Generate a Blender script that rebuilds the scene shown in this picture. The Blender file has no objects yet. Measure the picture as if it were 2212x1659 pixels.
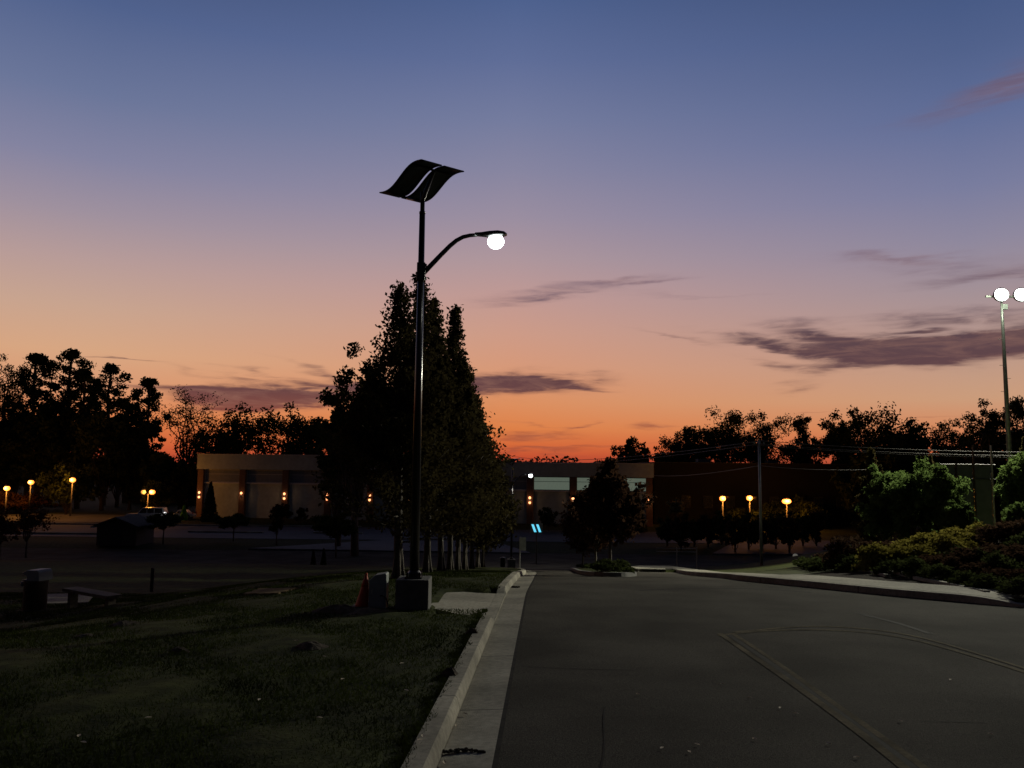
import bpy, math, random, zlib
import numpy as np
from mathutils import Vector, Matrix

# ------------------------------------------------------------------ camera
F = 1727.0; CX, CY = 1106.0, 829.5           # photo measured at 2212 x 1659
PITCH = math.atan(176.0/F); ROLL = math.radians(0.6); CAMH = 2.2
cp, sp = math.cos(PITCH), math.sin(PITCH)
FWD = np.array([0, cp, sp]); R0 = np.array([1.0, 0, 0]); U0 = np.array([0, -sp, cp])
RV = math.cos(ROLL)*R0 + math.sin(ROLL)*U0
UV = -math.sin(ROLL)*R0 + math.cos(ROLL)*U0
sc = bpy.context.scene
COL = sc.collection
cam = bpy.data.cameras.new('camera'); camo = bpy.data.objects.new('camera', cam); COL.objects.link(camo)
cam.sensor_width = 36; cam.lens = 36*F/2212.0; cam.clip_start = 0.05; cam.clip_end = 6000
camo.matrix_world = Matrix(((RV[0], UV[0], -FWD[0], 0), (RV[1], UV[1], -FWD[1], 0), (RV[2], UV[2], -FWD[2], CAMH), (0, 0, 0, 1)))
sc.camera = camo
sc.view_settings.view_transform = 'Standard'; sc.view_settings.look = 'None'
sc.view_settings.exposure = 0; sc.view_settings.gamma = 1
sc.cycles.use_denoising = True
sc.cycles.max_bounces = 5; sc.cycles.diffuse_bounces = 2; sc.cycles.glossy_bounces = 2
sc.cycles.transparent_max_bounces = 4; sc.cycles.sample_clamp_indirect = 3
sc.cycles.use_light_tree = True

def ray(px, py):
    d = FWD + RV*((px-CX)/F) + UV*((CY-py)/F)
    return d
def at(px, py, Y):
    d = ray(px, py); k = Y/d[1]
    return (d[0]*k, Y, CAMH + d[2]*k)

def lin(c):
    return tuple(((v/255.0)/12.92 if v/255.0 <= .04045 else ((v/255.0+.055)/1.055)**2.4) for v in c) + (1.0,)

# ------------------------------------------------------------------ world: dusk sky
world = bpy.data.worlds.new('World'); sc.world = world; world.use_nodes = True
W = world.node_tree; W.nodes.clear(); wn = W.nodes; wl = W.links
def N(t, **kw):
    n = wn.new(t)
    for k, v in kw.items(): setattr(n, k, v)
    return n
def M(op, a, b=None, c=None, clamp=False):
    n = wn.new('ShaderNodeMath'); n.operation = op; n.use_clamp = clamp
    for i, v in enumerate((a, b, c)):
        if v is None: continue
        if isinstance(v, (int, float)): n.inputs[i].default_value = v
        else: wl.new(v, n.inputs[i])
    return n.outputs[0]
def ramp(fac, stops):
    n = wn.new('ShaderNodeValToRGB'); cr = n.color_ramp
    while len(cr.elements) > 1: cr.elements.remove(cr.elements[-1])
    cr.elements[0].position = stops[0][0]; cr.elements[0].color = stops[0][1]
    for p, c in stops[1:]:
        e = cr.elements.new(p); e.color = c
    wl.new(fac, n.inputs[0]); return n.outputs[0]
def mixc(f, a, b):
    n = wn.new('ShaderNodeMix'); n.data_type = 'RGBA'
    if isinstance(f, (int, float)): n.inputs[0].default_value = f
    else: wl.new(f, n.inputs[0])
    for i, v in ((6, a), (7, b)):
        if isinstance(v, tuple): n.inputs[i].default_value = v
        else: wl.new(v, n.inputs[i])
    return n.outputs[2]
tc = N('ShaderNodeTexCoord'); sep = N('ShaderNodeSeparateXYZ'); wl.new(tc.outputs['Generated'], sep.inputs[0])
X, Yv, Z = sep.outputs
hor = M('SQRT', M('ADD', M('MULTIPLY', X, X), M('MULTIPLY', Yv, Yv)))
tanel = M('DIVIDE', Z, M('MAXIMUM', hor, .001))
az = M('ARCTAN2', X, Yv)
def sk(px, py):
    d = ray(px, py); h = math.hypot(d[0], d[1])
    return math.atan2(d[0], d[1]), d[2]/h
def tpos(w): return max(0, min(1, (w+.05)/1.05))
tfac = M('DIVIDE', M('ADD', tanel, .05), 1.05, clamp=True)
def column(px, rows, tail):
    st = []
    for py, c in rows: st.append((tpos(sk(px, py)[1]), lin(c)))
    st += [(tpos(w), lin(c)) for w, c in tail]
    st.sort(key=lambda s: s[0]); st = [(0.0, st[0][1])] + st
    return st
TAIL = [(.72, (40, 54, 90)), (.85, (24, 32, 58)), (.97, (12, 16, 30))]
cen = column(1106, [(1003, (172, 54, 28)), (985, (198, 72, 26)), (960, (214, 98, 34)), (925, (221, 122, 54)), (870, (220, 138, 84)), (800, (215, 149, 113)), (720, (205, 152, 131)), (640, (192, 151, 145)), (560, (174, 149, 155)), (470, (154, 141, 160)), (370, (134, 132, 160)), (260, (114, 122, 158)), (130, (92, 107, 151)), (0, (74, 95, 142))], TAIL)
lef = column(200, [(990, (182, 62, 30)), (960, (208, 88, 34)), (900, (221, 122, 60)), (840, (218, 148, 104)), (760, (215, 163, 124)), (660, (200, 162, 140)), (560, (183, 154, 151)), (460, (159, 144, 158)), (340, (130, 130, 160)), (200, (104, 116, 153)), (0, (76, 95, 140))], TAIL)
rig = column(2100, [(1010, (168, 66, 40)), (980, (200, 92, 46)), (920, (210, 134, 88)), (860, (202, 153, 118)), (780, (190, 151, 131)), (700, (176, 147, 141)), (620, (161, 143, 150)), (520, (142, 135, 157)), (400, (119, 123, 158)), (240, (92, 107, 151)), (100, (77, 95, 139)), (0, (68, 88, 133))], TAIL)
c0, c1, c2 = ramp(tfac, cen), ramp(tfac, lef), ramp(tfac, rig)
azl = sk(200, 800)[0]; azr = sk(2100, 800)[0]
fl = M('DIVIDE', az, azl, clamp=True); fr = M('DIVIDE', az, azr, clamp=True)
sky = mixc(fr, mixc(fl, c0, c1), c2)
# the afterglow fades round to deep blue in the east
eastf = wn.new('ShaderNodeMapRange'); eastf.inputs[1].default_value = .7; eastf.inputs[2].default_value = 2.2
wl.new(M('ABSOLUTE', az), eastf.inputs[0])
east = ramp(tfac, [(0, lin((22, 22, 30))), (.2, lin((26, 27, 38))), (.5, lin((20, 24, 38))), (1, lin((12, 16, 30)))])
sky = mixc(eastf.outputs[0], sky, east)
# clouds
comb = N('ShaderNodeCombineXYZ'); wl.new(M('MULTIPLY', az, 1.0), comb.inputs[0]); wl.new(M('MULTIPLY', tanel, 6.5), comb.inputs[1])
def noise(scale, detail, rough, vec, dist=0.0):
    n = N('ShaderNodeTexNoise'); n.inputs['Scale'].default_value = scale; n.inputs['Detail'].default_value = detail
    n.inputs['Roughness'].default_value = rough; n.inputs['Distortion'].default_value = dist
    wl.new(vec, n.inputs['Vector']); return n
nw = noise(7, 4, .55, comb.outputs[0]); nsep = N('ShaderNodeSeparateColor'); wl.new(nw.outputs['Color'], nsep.inputs[0])
uu = M('ADD', az, M('MULTIPLY', M('SUBTRACT', nsep.outputs[0], .5), .10))
vv = M('ADD', tanel, M('MULTIPLY', M('SUBTRACT', nsep.outputs[1], .5), .045))
fine = noise(16, 7, .62, comb.outputs[0], .6).outputs[0]
CLOUDS = [  # px, py, rx, ry, tilt (deg, + = right end lower), strength
 (1690,742,165,10,10,.7),(1840,738,150,20,14,1.0),(1930,762,120,24,0,1.0),(2080,748,150,20,-4,1.0),(2260,745,150,18,0,.9),
 (1985,712,60,5,2,.8),(2080,688,170,12,4,.55),(2010,575,190,20,6,.32),(2150,600,150,14,0,.45),(1930,560,120,8,6,.35),(2180,660,120,10,3,.4),(1330,608,90,6,-6,.45),(1180,640,120,7,-3,.4),(1500,640,160,6,2,.25),(2210,160,90,38,-14,.42),(2100,215,170,24,-8,.38),
 (1120,830,120,22,0,1.0),(1060,838,80,22,0,.8),(1270,836,60,7,6,.7),(1190,820,110,8,0,.6),
 (640,848,170,20,-2,1.0),(480,862,80,17,0,.95),(740,846,90,16,-4,.9),(370,836,140,9,3,.55),(700,806,90,9,16,.5),(560,806,90,6,5,.35),(470,812,110,5,6,.3),
 (1150,942,90,9,-3,.6),(1135,918,120,4,0,.35),(1250,917,40,5,-15,.5),(1425,913,50,6,-3,.6),
 (1400,617,80,8,-3,.5),(1230,625,170,11,-5,.34),(1120,655,110,6,-3,.28),
 (1720,830,55,9,-8,.35),(260,782,70,3,1,.55),(1450,728,90,5,12,.35),(1620,745,80,5,8,.4),(1250,968,190,4,-2,.4),(1180,975,90,5,0,.45),
 (1690,780,90,8,8,.35),(2010,905,60,3,-2,.3),(1750,893,60,3,-5,.3),(1790,800,60,8,0,.35)]
tot = None
for (px, py, rx, ry, tl, st) in CLOUDS:
    cu, cv = sk(px, py); t = math.radians(-tl)
    du = M('SUBTRACT', uu, cu); dv = M('SUBTRACT', vv, cv)
    a = M('MULTIPLY_ADD', du, math.cos(t)/(rx/F), M('MULTIPLY', dv, math.sin(t)/(rx/F)))
    b = M('MULTIPLY_ADD', dv, math.cos(t)/(ry/F), M('MULTIPLY', du, -math.sin(t)/(ry/F)))
    g = M('EXPONENT', M('MULTIPLY', M('ADD', M('MULTIPLY', a, a), M('MULTIPLY', b, b)), -.9))
    g = M('MULTIPLY', g, st)
    tot = g if tot is None else M('ADD', tot, g)
fm = wn.new('ShaderNodeMapRange'); fm.inputs[1].default_value = .28; fm.inputs[2].default_value = .68
fm.inputs[3].default_value = .42; fm.inputs[4].default_value = 1.25; wl.new(fine, fm.inputs[0])
cm = M('MULTIPLY', M('MULTIPLY', tot, 1.15), fm.outputs[0])
cs = wn.new('ShaderNodeMapRange'); cs.interpolation_type = 'SMOOTHSTEP'; cs.inputs[1].default_value = .04; cs.inputs[2].default_value = .95
cs.inputs[4].default_value = .94; wl.new(cm, cs.inputs[0])
ccol = ramp(tfac, [(tpos(.0), lin((120, 45, 35))), (tpos(sk(1106, 940)[1]), lin((150, 72, 52))), (tpos(sk(1106, 850)[1]), lin((88, 54, 62))), (tpos(sk(1106, 740)[1]), lin((80, 58, 68))), (tpos(sk(1106, 600)[1]), lin((128, 104, 116))), (tpos(sk(1106, 150)[1]), lin((96, 88, 120)))])
ccol = mixc(M('MULTIPLY', M('SUBTRACT', 1.0, fm.outputs[0], clamp=True), .75, clamp=True), ccol, (.36, .17, .12, 1))
sky = mixc(cs.outputs[0], sky, ccol)
# the physical sky with the sun already below the horizon adds its own faint light
nis = N('ShaderNodeTexSky'); nis.sky_type = 'NISHITA'; nis.sun_disc = False
nis.sun_elevation = math.radians(-4); nis.sun_rotation = math.radians(4)
addn = wn.new('ShaderNodeMix'); addn.data_type = 'RGBA'; addn.blend_type = 'ADD'; addn.inputs[0].default_value = .01
hs = wn.new('ShaderNodeHueSaturation'); hs.inputs['Saturation'].default_value = .96; wl.new(sky, hs.inputs['Color']); sky = hs.outputs[0]
wl.new(sky, addn.inputs[6]); wl.new(nis.outputs[0], addn.inputs[7])
bg = N('ShaderNodeBackground'); bg.inputs[1].default_value = 1.0; wl.new(addn.outputs[2], bg.inputs[0])
wo = N('ShaderNodeOutputWorld'); wl.new(bg.outputs[0], wo.inputs[0])
world.cycles.sampling_method = 'MANUAL'; world.cycles.sample_map_resolution = 512

sunl = bpy.data.lights.new('sun', 'SUN'); sunl.energy = .01; sunl.angle = math.radians(12); sunl.color = (1, .5, .3)
suno = bpy.data.objects.new('sun', sunl); COL.objects.link(suno)
suno.rotation_euler = (math.radians(-88), 0, math.radians(-4))   # afterglow from low in the west, ahead of the camera

# ------------------------------------------------------------------ helpers
def tag(o, label=None, cat=None, group=None, kind=None):
    if label: o['label'] = label
    if cat: o['category'] = cat
    if group: o['group'] = group
    if kind: o['kind'] = kind
    return o
def thing(name, label, cat, loc=(0, 0, 0), rz=0, group=None):
    o = bpy.data.objects.new(name, None); COL.objects.link(o); o.empty_display_size = .2
    o.location = loc; o.rotation_euler = (0, 0, rz); return tag(o, label, cat, group)
def copy_tree(o, parent=None):
    c = o.copy(); COL.objects.link(c); c.parent = parent
    for ch in list(o.children): copy_tree(ch, c)
    return c
class MB:
    def __init__(s): s.v = []; s.f = []
    def box(s, x0, x1, y0, y1, z0, z1, taper=0):
        b = len(s.v); t = taper
        s.v += [(x0, y0, z0), (x1, y0, z0), (x1, y1, z0), (x0, y1, z0), (x0+t, y0+t, z1), (x1-t, y0+t, z1), (x1-t, y1-t, z1), (x0+t, y1-t, z1)]
        s.f += [tuple(b+i for i in q) for q in ((3, 2, 1, 0), (4, 5, 6, 7), (0, 1, 5, 4), (1, 2, 6, 5), (2, 3, 7, 6), (3, 0, 4, 7))]
        return s
    def tube(s, pts, rad, n=10, cap=True):
        pts = [Vector(p) for p in pts]
        if isinstance(rad, (int, float)): rad = [rad]*len(pts)
        b = len(s.v); prev = None
        for i, p in enumerate(pts):
            d = (pts[min(i+1, len(pts)-1)]-pts[max(i-1, 0)]).normalized()
            u = prev if prev is not None else (Vector((1, 0, 0)) if abs(d.x) < .8 else Vector((0, 1, 0)))
            u = (u-d*u.dot(d)).normalized(); w = d.cross(u); prev = u
            for k in range(n):
                a = 2*math.pi*k/n; q = p+(u*math.cos(a)+w*math.sin(a))*rad[i]; s.v.append(tuple(q))
        for i in range(len(pts)-1):
            for k in range(n):
                k2 = (k+1) % n; s.f.append((b+i*n+k, b+i*n+k2, b+(i+1)*n+k2, b+(i+1)*n+k))
        if cap:
            s.f.append(tuple(b+k for k in range(n))[::-1]); e = b+(len(pts)-1)*n; s.f.append(tuple(e+k for k in range(n)))
        return s
    def lathe(s, prof, c=(0, 0, 0), n=20):
        return s.tube([(c[0], c[1], c[2]+z+1e-5*i) for i, (r, z) in enumerate(prof)], [r for r, z in prof], n)
    def ell(s, c, r, nu=16, nv=10, zmin=-1.0):
        b = len(s.v)
        for j in range(nv+1):
            ph = math.asin(zmin)+(math.pi/2-math.asin(zmin))*j/nv
            for i in range(nu):
                a = 2*math.pi*i/nu; s.v.append((c[0]+r[0]*math.cos(ph)*math.cos(a), c[1]+r[1]*math.cos(ph)*math.sin(a), c[2]+r[2]*math.sin(ph)))
        for j in range(nv):
            for i in range(nu):
                i2 = (i+1) % nu; s.f.append((b+j*nu+i, b+j*nu+i2, b+(j+1)*nu+i2, b+(j+1)*nu+i))
        return s
    def prism(s, poly, y0, y1, M4=None):      # poly in (x,z) extruded along y
        b = len(s.v); n = len(poly)
        s.v += [(x, y0, z) for x, z in poly]+[(x, y1, z) for x, z in poly]
        s.f.append(tuple(b+i for i in range(n))); s.f.append(tuple(b+n+i for i in range(n))[::-1])
        for i in range(n):
            j = (i+1) % n; s.f.append((b+j, b+i, b+n+i, b+n+j))
        return s
    def build(s, name, m, parent=None, smooth=False, bevel=0):
        return mkmesh(name, s.v, s.f, m, parent, smooth, bevel)
def mkmesh(name, v, f, m, parent=None, smooth=False, bevel=0):
    me = bpy.data.meshes.new(name); me.from_pydata([tuple(map(float, p)) for p in v] if not isinstance(v, np.ndarray) else v.tolist(), [], f if not isinstance(f, np.ndarray) else f.tolist())
    me.materials.append(m); o = bpy.data.objects.new(name, me); COL.objects.link(o); o.parent = parent
    if smooth:
        me.polygons.foreach_set('use_smooth', [True]*len(me.polygons))
    if bevel:
        bm = o.modifiers.new('bevel', 'BEVEL'); bm.width = bevel; bm.segments = 2; bm.limit_method = 'ANGLE'
    return o
def mat(name, col, rough=.8, var=.25, scale=3.0, metal=0.0, bump=0.0, bscale=40.0, spec=.3, col2=None, detail=6, big=None, joint=0):
    m = bpy.data.materials.new(name); m.use_nodes = True; nt = m.node_tree; b = nt.nodes['Principled BSDF']
    b.inputs['Roughness'].default_value = rough; b.inputs['Metallic'].default_value = metal
    b.inputs['Specular IOR Level'].default_value = spec
    co = nt.nodes.new('ShaderNodeTexCoord'); nz = nt.nodes.new('ShaderNodeTexNoise'); nz.inputs['Scale'].default_value = scale
    nz.inputs['Detail'].default_value = detail; nt.links.new(co.outputs['Object'], nz.inputs['Vector'])
    rp = nt.nodes.new('ShaderNodeValToRGB'); e = rp.color_ramp.elements
    c2 = col2 or tuple(c*(1+var) for c in col)
    e[0].position = .32; e[1].position = .68
    e[0].color = tuple(c*(1-var) for c in col)+(1,); e[1].color = tuple(c2)+(1,)
    nt.links.new(nz.outputs[0], rp.inputs[0]); out = rp.outputs[0]
    if big:
        n2 = nt.nodes.new('ShaderNodeTexNoise'); n2.inputs['Scale'].default_value = big[0]; n2.inputs['Detail'].default_value = 4
        nt.links.new(co.outputs['Object'], n2.inputs['Vector'])
        mr = nt.nodes.new('ShaderNodeMapRange'); mr.inputs[1].default_value = .35; mr.inputs[2].default_value = .65
        mr.inputs[3].default_value = 1-big[1]; mr.inputs[4].default_value = 1+big[1]; nt.links.new(n2.outputs[0], mr.inputs[0])
        mx = nt.nodes.new('ShaderNodeVectorMath'); mx.operation = 'SCALE'; nt.links.new(out, mx.inputs[0]); nt.links.new(mr.outputs[0], mx.inputs['Scale']); out = mx.outputs[0]
    if joint:
        sx = nt.nodes.new('ShaderNodeSeparateXYZ'); nt.links.new(co.outputs['Object'], sx.inputs[0])
        def m_(op, a, b_):
            q = nt.nodes.new('ShaderNodeMath'); q.operation = op
            for i_, v_ in enumerate((a, b_)):
                if isinstance(v_, (int, float)): q.inputs[i_].default_value = v_
                else: nt.links.new(v_, q.inputs[i_])
            return q.outputs[0]
        g_ = m_('SUBTRACT', 1.0, m_('MULTIPLY', m_('LESS_THAN', m_('FLOORED_MODULO', m_('ADD', sx.outputs[1], m_('MULTIPLY', nz.outputs[0], .03)), joint), .03), .55))
        mz = nt.nodes.new('ShaderNodeVectorMath'); mz.operation = 'SCALE'; nt.links.new(out, mz.inputs[0]); nt.links.new(g_, mz.inputs['Scale']); out = mz.outputs[0]
    nt.links.new(out, b.inputs['Base Color'])
    if bump:
        n3 = nt.nodes.new('ShaderNodeTexNoise'); n3.inputs['Scale'].default_value = bscale; n3.inputs['Detail'].default_value = 5
        nt.links.new(co.outputs['Object'], n3.inputs['Vector']); bp = nt.nodes.new('ShaderNodeBump'); bp.inputs['Strength'].default_value = bump; bp.inputs['Distance'].default_value = .02
        nt.links.new(n3.outputs[0], bp.inputs['Height']); nt.links.new(bp.outputs[0], b.inputs['Normal'])
    return m
def emat(name, col, st):
    m = bpy.data.materials.new(name); m.use_nodes = True; b = m.node_tree.nodes['Principled BSDF']
    b.inputs['Base Color'].default_value = (.5, .5, .5, 1); b.inputs['Emission Color'].default_value = tuple(col)+(1,); b.inputs['Emission Strength'].default_value = st
    return m
def foliage(name, col, var=.45):
    m = mat(name, col, .65, var, .9, spec=.25)
    b = m.node_tree.nodes['Principled BSDF']; nt = m.node_tree; b.inputs['Specular IOR Level'].default_value = 0
    tr = nt.nodes.new('ShaderNodeBsdfTranslucent'); mx = nt.nodes.new('ShaderNodeMixShader'); mx.inputs[0].default_value = .3
    nt.links.new(b.inputs['Base Color'].links[0].from_socket, tr.inputs[0])
    out = nt.nodes['Material Output']; nt.links.new(b.outputs[0], mx.inputs[1]); nt.links.new(tr.outputs[0], mx.inputs[2]); nt.links.new(mx.outputs[0], out.inputs[0])
    return m
rng = np.random.default_rng(7); rnd = random.Random(5)

MA = dict(
 asphalt=mat('asphalt', (.056, .051, .043), 1.0, .45, 60, bump=.5, bscale=120, big=(.45, .3), spec=.03),
 lot=mat('parking asphalt', (.055, .056, .062), .8, .25, 2, bump=.3, bscale=30, big=(.12, .3)),
 concrete=mat('concrete', (.25, .23, .185), .95, .18, 14, bump=.3, bscale=70, big=(.9, .25), spec=.1, joint=2.9),
 walk=mat('walk concrete', (.27, .25, .20), .95, .18, 14, bump=.3, bscale=60, big=(.8, .25), spec=.1, joint=2.9),
 grass=mat('lawn', (.026, .036, .008), .95, .5, 3.5, bump=.8, bscale=26, big=(.28, .2), col2=(.044, .050, .013), spec=.08),
 blade=foliage('grass blade', (.028, .036, .008), .5),
 dirt=mat('dirt', (.045, .032, .020), .95, .4, 12, bump=1, bscale=40),
 blackmetal=mat('dark bronze paint', (.022, .019, .018), .28, .15, 8, metal=.3, spec=.6),
 panel=mat('panel underside', (.045, .045, .045), .5, .15, 6, spec=.4),
 cell=mat('solar cells', (.01, .014, .035), .12, .1, 10, spec=.7),
 galv=mat('galvanised steel', (.30, .31, .29), .45, .15, 6, metal=.5),
 cast=mat('cast concrete', (.11, .105, .095), .9, .2, 6, bump=.4, bscale=50),
 cab=mat('grey cabinet paint', (.24, .26, .24), .5, .1, 4),
 cone=mat('orange rubber', (.42, .06, .02), .6, .12, 6),
 rubber=mat('black rubber', (.015, .015, .015), .7, .1, 6),
 wood=mat('weathered wood', (.075, .058, .042), .8, .3, 12, bump=.4, bscale=60),
 bark=mat('bark', (.085, .066, .050), .9, .35, 9, bump=.8, bscale=30),
 palebark=mat('fibrous bark', (.075, .062, .048), .9, .35, 9, bump=.8, bscale=30),
 line=mat('worn yellow paint', (.078, .064, .040), 1.0, .35, 20, big=(1.5, .4), spec=.03),
 tar=mat('tar seam and shadow', (.027, .025, .023), .9, .3, 8, spec=.03),
 stucco=mat('beige stucco', (.44, .48, .41), .9, .1, 2, bump=.2, bscale=30, big=(.12, .12)),
 brick=mat('brown brick', (.15, .085, .055), .9, .2, 5, bump=.3, bscale=25),
 trim=mat('pale trim', (.6, .58, .52), .8, .1, 4),
 glass=mat('clerestory glazing', (.20, .21, .22), .35, .1, 3, spec=.6),
 roof=mat('flat roof', (.10, .10, .10), .9, .2, 2),
 shingle=mat('shingles', (.05, .042, .036), .9, .3, 8, bump=.5, bscale=20),
 screen=mat('windscreen cloth', (.085, .092, .11), .8, .12, 3),
 carwhite=mat('white car paint', (.62, .62, .60), .25, .03, 2, spec=.6),
 carglass=mat('car glass', (.02, .022, .025), .08, .1, 2, spec=.8),
 leafpine=foliage('pine needles', (.040, .052, .020)),
 leafdark=foliage('dark leaves', (.045, .055, .018)),
 leafred=foliage('autumn redwood foliage', (.085, .065, .022)),
 leafrow=foliage('row tree foliage', (.040, .032, .013)),
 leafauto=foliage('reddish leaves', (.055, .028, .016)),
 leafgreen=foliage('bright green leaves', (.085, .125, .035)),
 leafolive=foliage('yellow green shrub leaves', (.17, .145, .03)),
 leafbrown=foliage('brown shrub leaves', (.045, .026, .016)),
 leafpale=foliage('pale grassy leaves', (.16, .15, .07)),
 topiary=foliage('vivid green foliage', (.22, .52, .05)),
 dry=mat('dry leaf', (.6, .5, .36), .8, .3, 20),
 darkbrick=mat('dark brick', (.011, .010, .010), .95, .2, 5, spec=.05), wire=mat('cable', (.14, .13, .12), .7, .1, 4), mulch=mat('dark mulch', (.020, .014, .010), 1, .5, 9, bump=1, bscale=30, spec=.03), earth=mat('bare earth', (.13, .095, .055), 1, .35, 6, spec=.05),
)

# ------------------------------------------------------------------ terrain
PY = np.array([-60, 0, 10, 20, 24, 30, 37, 45, 55, 65, 72, 78, 90, 2000.0])
PZ = np.array([1.2, 0, -.405, -.82, -1.08, -1.80, -2.65, -3.57, -4.77, -5.95, -6.35, -6.4, -6.4, -6.4])
_yy = np.arange(-60, 200, .5); _zz = np.interp(_yy, PY, PZ); k = np.hanning(15); k /= k.sum()
_zs = np.convolve(np.pad(_zz, 7, mode='edge'), k, mode='valid'); _zs[:8] = _zz[:8]
def sstep(t): t = np.clip(t, 0, 1); return t*t*(3-2*t)
def Gb(x, y):
    x = np.asarray(x, float); y = np.asarray(y, float)
    z = np.interp(y, _yy, _zs)
    z = z - 1.0*sstep((-x-3.2)/11.0)*sstep((y-8)/10.0)*(1-sstep((y-32)/26.0))
    return z
def cast(px, py, fn, off=0.0, y0=3.0, y1=400):
    d = ray(px, py); ys = np.concatenate([np.arange(y0, 60, .02), np.arange(60, y1, .2)]); kx = ys/d[1]
    h = CAMH+d[2]*kx-(fn(d[0]*kx, ys)+off); i = np.argmax(h <= 0)
    if h[i] > 0: i = len(ys)-1
    Y = ys[i]; return (d[0]*Y/d[1], Y)
KR = [cast(px, py, Gb) for px, py in [(2300, 1322), (2212, 1314), (2100, 1302), (1930, 1288), (1800, 1274), (1700, 1264), (1600, 1255), (1500, 1244), (1440, 1233)]]
KR = [(60, 10.5), (30, 13.4)] + KR + [(6.9, 44), (8.2, 52), (11, 60), (15, 67), (21, 73), (34, 77), (80, 79)]
def smooth_path(pts, step=.25, win=9):
    p = np.array(pts, float); d = np.concatenate([[0], np.cumsum(np.hypot(*np.diff(p, axis=0).T))])
    s = np.arange(0, d[-1], step); q = np.stack([np.interp(s, d, p[:, 0]), np.interp(s, d, p[:, 1])], 1)
    kk = np.hanning(win+2)[1:-1]; kk /= kk.sum(); h = win//2
    r = np.stack([np.convolve(np.pad(q[:, i], h, mode='reflect', reflect_type='odd'), kk, mode='valid') for i in (0, 1)], 1)
    return r
KRs = smooth_path(KR, .25, 13)
KL = [cast(px, py, Gb) for px, py in [(1133, 1281), (1138, 1272), (1150, 1252)]]
A0 = cast(1054.5, 1659, Gb); A1 = KL[0]; sl = (A1[0]-A0[0])/(A1[1]-A0[1])
KL = [(A0[0]+sl*(-25-A0[1]), -25), A0] + KL + [(1.15, 36), (1.25, 42), (.9, 46.5), (-.6, 51), (-4.5, 56), (-12, 61), (-28, 66), (-60, 69), (-140, 70)]
KLs = smooth_path(KL, .25, 13)
def xl(y): return np.interp(y, KLs[:, 1], KLs[:, 0])
_o = np.argsort(KRs[:, 1])
def xr(y): return np.interp(y, KRs[_o, 1], KRs[_o, 0])
def pdist(x, y, path):
    x = np.asarray(x, float); y = np.asarray(y, float); best = np.full(x.shape, 1e9)
    p = path[::6]
    for i in range(len(p)-1):
        a = p[i]; b = p[i+1]; d = b-a; L = (d*d).sum()
        t = np.clip(((x-a[0])*d[0]+(y-a[1])*d[1])/L, 0, 1)
        best = np.minimum(best, np.hypot(x-a[0]-t*d[0], y-a[1]-t*d[1]))
    return best
def G(x, y):
    x, y = np.broadcast_arrays(np.asarray(x, float), np.asarray(y, float)); z = Gb(x, y)
    ins = (x > xr(y)) & (y < 79) & (y > 8)
    if ins.any():
        d = np.where(ins, pdist(x, y, KRs), 0)
        z = z+ins*2.1*sstep((d-1.8)/16.0)
    return z
def Gs(x, y): return float(G(x, y))
LAWN = .12
def gp(px, py): return cast(px, py, G, LAWN)
def onlawn(px, py, dz=0):
    x, y = gp(px, py); return (x, y, Gs(x, y)+LAWN+dz)

def lines(lo, hi, fine, far, g=1.16):
    a = list(np.arange(fine[0], fine[1]+1e-6, fine[2])); s = fine[2]; v = a[-1]
    while v < hi: s = min(s*g, far); v += s; a.append(v)
    s = fine[2]; v = a[0]
    while v > lo: s = min(s*g, far); v -= s; a.insert(0, v)
    return np.array(a)
gx = lines(-1800, 1800, (-14, 16, .25), 90); gy = lines(-60, 2500, (3, 62, .25), 90)
XX, YY = np.meshgrid(gx, gy); ZZ = G(XX, YY)
inroad = (XX > xl(YY)-.62) & (XX < xr(YY)+.12) & (YY < 80)
hump = .03*np.sin(XX*1.7+YY*.6)*np.sin(YY*1.1-XX*.4)+.015*np.sin(XX*4.1+1)*np.sin(YY*3.3)
pads = [(np.array([gp(923, 1307), gp(1048, 1327), gp(1083, 1273), gp(969, 1273)])), np.array([gp(60, 1305), gp(190, 1303), gp(205, 1283), gp(75, 1285)]), np.array([gp(528, 1286), gp(600, 1284), gp(640, 1273), gp(560, 1274)])]
def inpoly(x, y, P, grow=0):
    c = P.mean(0); P = c+(P-c)*(1+grow); r = np.zeros(x.shape, bool)
    for i in range(len(P)):
        a, b = P[i], P[(i+1) % len(P)]
        hit = ((a[1] > y) != (b[1] > y)) & (x < (b[0]-a[0])*(y-a[1])/(b[1]-a[1]+1e-12)+a[0]); r ^= hit
    return r
padm = inpoly(XX, YY, pads[0], .9) | inpoly(XX, YY, pads[1], .5) | inpoly(XX, YY, pads[2], .5)
drv = inpoly(XX, YY, pads[0], -.12) | ((YY > pads[0][1][1]+.15) & (YY < pads[0][2][1]-.15) & (XX > xl(YY)-1.5) & (XX < xl(YY)))
ZZ = np.where(inroad, ZZ-.3, ZZ+LAWN+hump*(~padm)*(XX < xl(YY))*np.clip(pdist(XX, YY, KLs)-.7, 0, 1)*(YY < 70))
ZZ = np.where(drv & ~inroad, ZZ-.25, ZZ)
nx, ny = len(gx), len(gy)
V = np.stack([XX.ravel(), YY.ravel(), ZZ.ravel()], 1); ii = np.arange(nx*ny).reshape(ny, nx)
Fq = np.stack([ii[:-1, :-1].ravel(), ii[:-1, 1:].ravel(), ii[1:, 1:].ravel(), ii[1:, :-1].ravel()], 1)
tag(mkmesh('ground', V, Fq, MA['grass'], None, True), kind='structure')

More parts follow.
